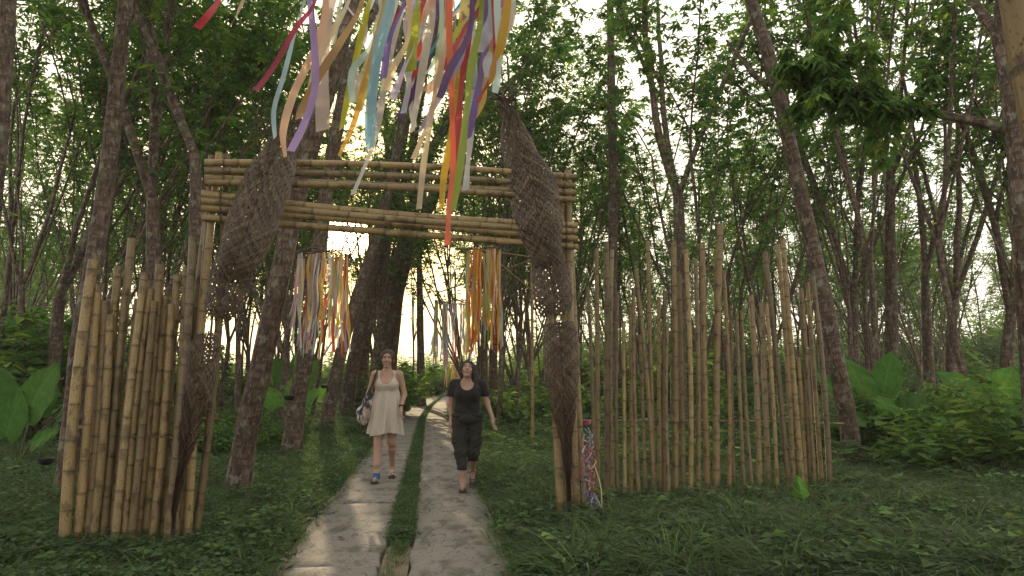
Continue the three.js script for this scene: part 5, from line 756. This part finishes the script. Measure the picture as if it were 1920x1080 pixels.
{
  // ---- woman in black
  const p = thing('person', 'dark haired person looking up in a black t-shirt and dark cropped trousers', 'person', [-0.535, 0.03, -8.25], 0.02), skin = [0.36, 0.21, 0.145], hair = [0.016, 0.010, 0.008];
  const hipL = [-0.085, 0.79, 0], hipR = [0.085, 0.79, -0.02], kneeL = [-0.07, 0.43, 0.09], kneeR = [0.075, 0.42, 0.02], ankL = [-0.035, 0.09, 0.13], ankR = [0.062, 0.19, -0.27];
  const torso = union([egg([0, 0.84, -0.01], [0.165, 0.13, 0.118]), egg([0, 0.98, 0], [0.132, 0.14, 0.10]), egg([0, 1.125, -0.005], [0.15, 0.135, 0.102]), cone([-0.115, 1.225, -0.015], [0.115, 1.225, -0.015], 0.05, 0.05), egg([-0.062, 1.105, 0.075], [0.06, 0.058, 0.05]), egg([0.062, 1.105, 0.075], [0.06, 0.058, 0.05])], 0.06);
  const shA = [-0.165, 1.22, -0.015], elbA = [-0.205, 0.99, -0.045], wriA = [-0.19, 0.79, -0.02], shB = [0.165, 1.22, -0.015], elbB = [0.235, 1.0, -0.03], wriB = [0.305, 0.82, 0.045];
  const legL = [cone(hipL, kneeL, 0.085, 0.055), cone(kneeL, ankL, 0.05, 0.03), cone([kneeL[0], 0.35, 0.09], [ankL[0], 0.2, 0.115], 0.048, 0.036)], legR = [cone(hipR, kneeR, 0.085, 0.055), cone(kneeR, ankR, 0.05, 0.03), cone([kneeR[0], 0.36, -0.05], [ankR[0], 0.27, -0.17], 0.048, 0.036)];
  const arms = [cone(shA, elbA, 0.046, 0.035), cone(elbA, wriA, 0.035, 0.023), cone(shB, elbB, 0.046, 0.035), cone(elbB, wriB, 0.035, 0.023)];
  const feet = [cone([-0.035, 0.05, 0.1], [-0.035, 0.042, 0.27], 0.037, 0.023), cone(ankL, [-0.035, 0.05, 0.09], 0.032, 0.034), cone([0.062, 0.17, -0.3], [0.066, 0.06, -0.18], 0.035, 0.023), cone(ankR, [0.062, 0.17, -0.3], 0.031, 0.032)];
  const body = union([torso, ...arms, ...legL, ...legR, ...feet, cone([0, 1.24, -0.02], [0, 1.345, 0.002], 0.054, 0.05)], 0.028), bn = noiseOf(8);
  const HM = new THREE.Matrix4().compose(V(0.0, 1.395, 0.012), new THREE.Quaternion().setFromEuler(new THREE.Euler(-0.42, 0.02, -0.07)), V(0.96, 0.96, 0.96));
  const bg = net(body, [-0.36, 0.005, -0.42], [0.38, 1.37, 0.33], 0.011, (x, y, z) => { const v = 0.93 + 0.14 * bn(x * 2 + 0.5, y * 2, 12, 12, 3); return skin.map((q) => q * v); });
  mesh('body', mergeGeometries([bg, headGeo(skin, hair, false, HM), handGeo(0.3, skin, wriA, [-0.1, -1.3, 0], false), handGeo(0.3, skin, wriB, [-0.25, 1.2, 0.32], true)]), M.skin, p);
  const hs = noiseOf(19), hf = (x, y, z) => { let d = egg([0, 0.026, -0.016], [0.095, 0.104, 0.104])(x, y, z); d = smax(d, -egg([-0.004, -0.026, 0.10], [0.062, 0.092, 0.085])(x, y, z), 0.012); d = smax(d, -(y + 0.09), 0.02); return d + 0.006 * (hs(Math.atan2(x, z) / 6.3 + 0.5, y * 2 + 0.5, 40, 3, 2) - 0.5); };
  const hg = net(hf, [-0.1, -0.12, -0.14], [0.1, 0.15, 0.11], 0.005, () => hair); hg.applyMatrix4(HM);
  const lock = union([cone([0.055, 1.42, -0.06], [0.085, 1.30, -0.02], 0.05, 0.042), cone([0.085, 1.30, -0.02], [0.105, 1.17, 0.055], 0.042, 0.036), cone([0.105, 1.17, 0.055], [0.112, 1.06, 0.095], 0.034, 0.016), cone([-0.02, 1.42, -0.09], [-0.05, 1.3, -0.1], 0.05, 0.04)], 0.04);
  const lg = net((x, y, z) => lock(x, y, z) + 0.008 * Math.sin(x * 190 + z * 120 + y * 20), [-0.13, 1.0, -0.18], [0.18, 1.5, 0.15], 0.006, () => hair);
  mesh('hair', mergeGeometries([hg, lg]), M.hair, p);
  // t-shirt, cropped trousers with cargo pockets, hip bag
  const tee = union([torso, cone(shA, [-0.188, 1.09, -0.035], 0.044, 0.046), cone(shB, [0.2, 1.09, -0.028], 0.044, 0.046)], 0.04), neck = egg([0, 1.25, 0.07], [0.085, 0.105, 0.14]);
  M.black = M.cloth(lin(0.016, 0.0145, 0.0145));
  mesh('t_shirt', net((x, y, z) => { const d = tee(x, y, z) - 0.014 - 0.004 * Math.sin(y * 38 + Math.sin(x * 20) * 2) * sstep(1.05, 0.9, y); const sl = Math.abs(x) > 0.15 ? 1.075 - y : 0.84 - y; return Math.max(d, sl, -neck(x, y, z), y - 1.285); }, [-0.30, 0.80, -0.2], [0.30, 1.32, 0.2], 0.008), M.black, p);
  const pants = union([torso, cone(hipL, kneeL, 0.093, 0.064), cone(kneeL, [-0.042, 0.2, 0.125], 0.064, 0.048), cone(hipR, kneeR, 0.093, 0.064), cone(kneeR, [0.066, 0.28, -0.17], 0.064, 0.05), egg([-0.145, 0.57, 0.05], [0.026, 0.07, 0.06]), egg([0.14, 0.56, 0.0], [0.026, 0.07, 0.06])], 0.03);
  M.olive = M.cloth(lin(0.027, 0.025, 0.018));
  mesh('trousers', net((x, y, z) => { const w = 0.003 * Math.sin(y * 46 + x * 22 + z * 25) + 0.003 * Math.sin(y * 95 - x * 60), d = pants(x, y, z) - 0.008 + w, cut = x < 0.015 ? 0.235 - y : 0.315 - (y - 0.15 * 0); return Math.max(d, cut, y - 0.88); }, [-0.26, 0.18, -0.3], [0.26, 0.92, 0.24], 0.0085), M.olive, p);
  const hb2 = mesh('hip_bag', net((x, y, z) => egg([0.01, 0.815, 0.125], [0.10, 0.055, 0.04])(x, y, z), [-0.13, 0.73, 0.05], [0.15, 0.9, 0.2], 0.009), M.cloth(lin(0.024, 0.019, 0.016)), p);
  const belt = net((x, y, z) => Math.max(torso(x, y, z) - 0.026, Math.abs(y - 0.86) - 0.018), [-0.24, 0.82, -0.2], [0.24, 0.9, 0.2], 0.008); mesh('belt', belt, M.cloth(lin(0.022, 0.018, 0.016)), p);
  const soleM = new THREE.MeshStandardMaterial({ color: lin(0.06, 0.042, 0.03), roughness: 0.9 }), st = new THREE.MeshStandardMaterial({ color: lin(0.09, 0.06, 0.045), roughness: 0.7, side: THREE.DoubleSide });
  sandal(p, [-0.035, -0.002, 0.13], 0.0, -0.03, [[0.07, 0.05, 0.009]], soleM, st); sandal(p, [0.063, 0.085, -0.25], 0.1, 0.75, [[0.07, 0.055, 0.01], [-0.03, 0.09, 0.008]], soleM, st);
}
renderer.render(scene, camera);
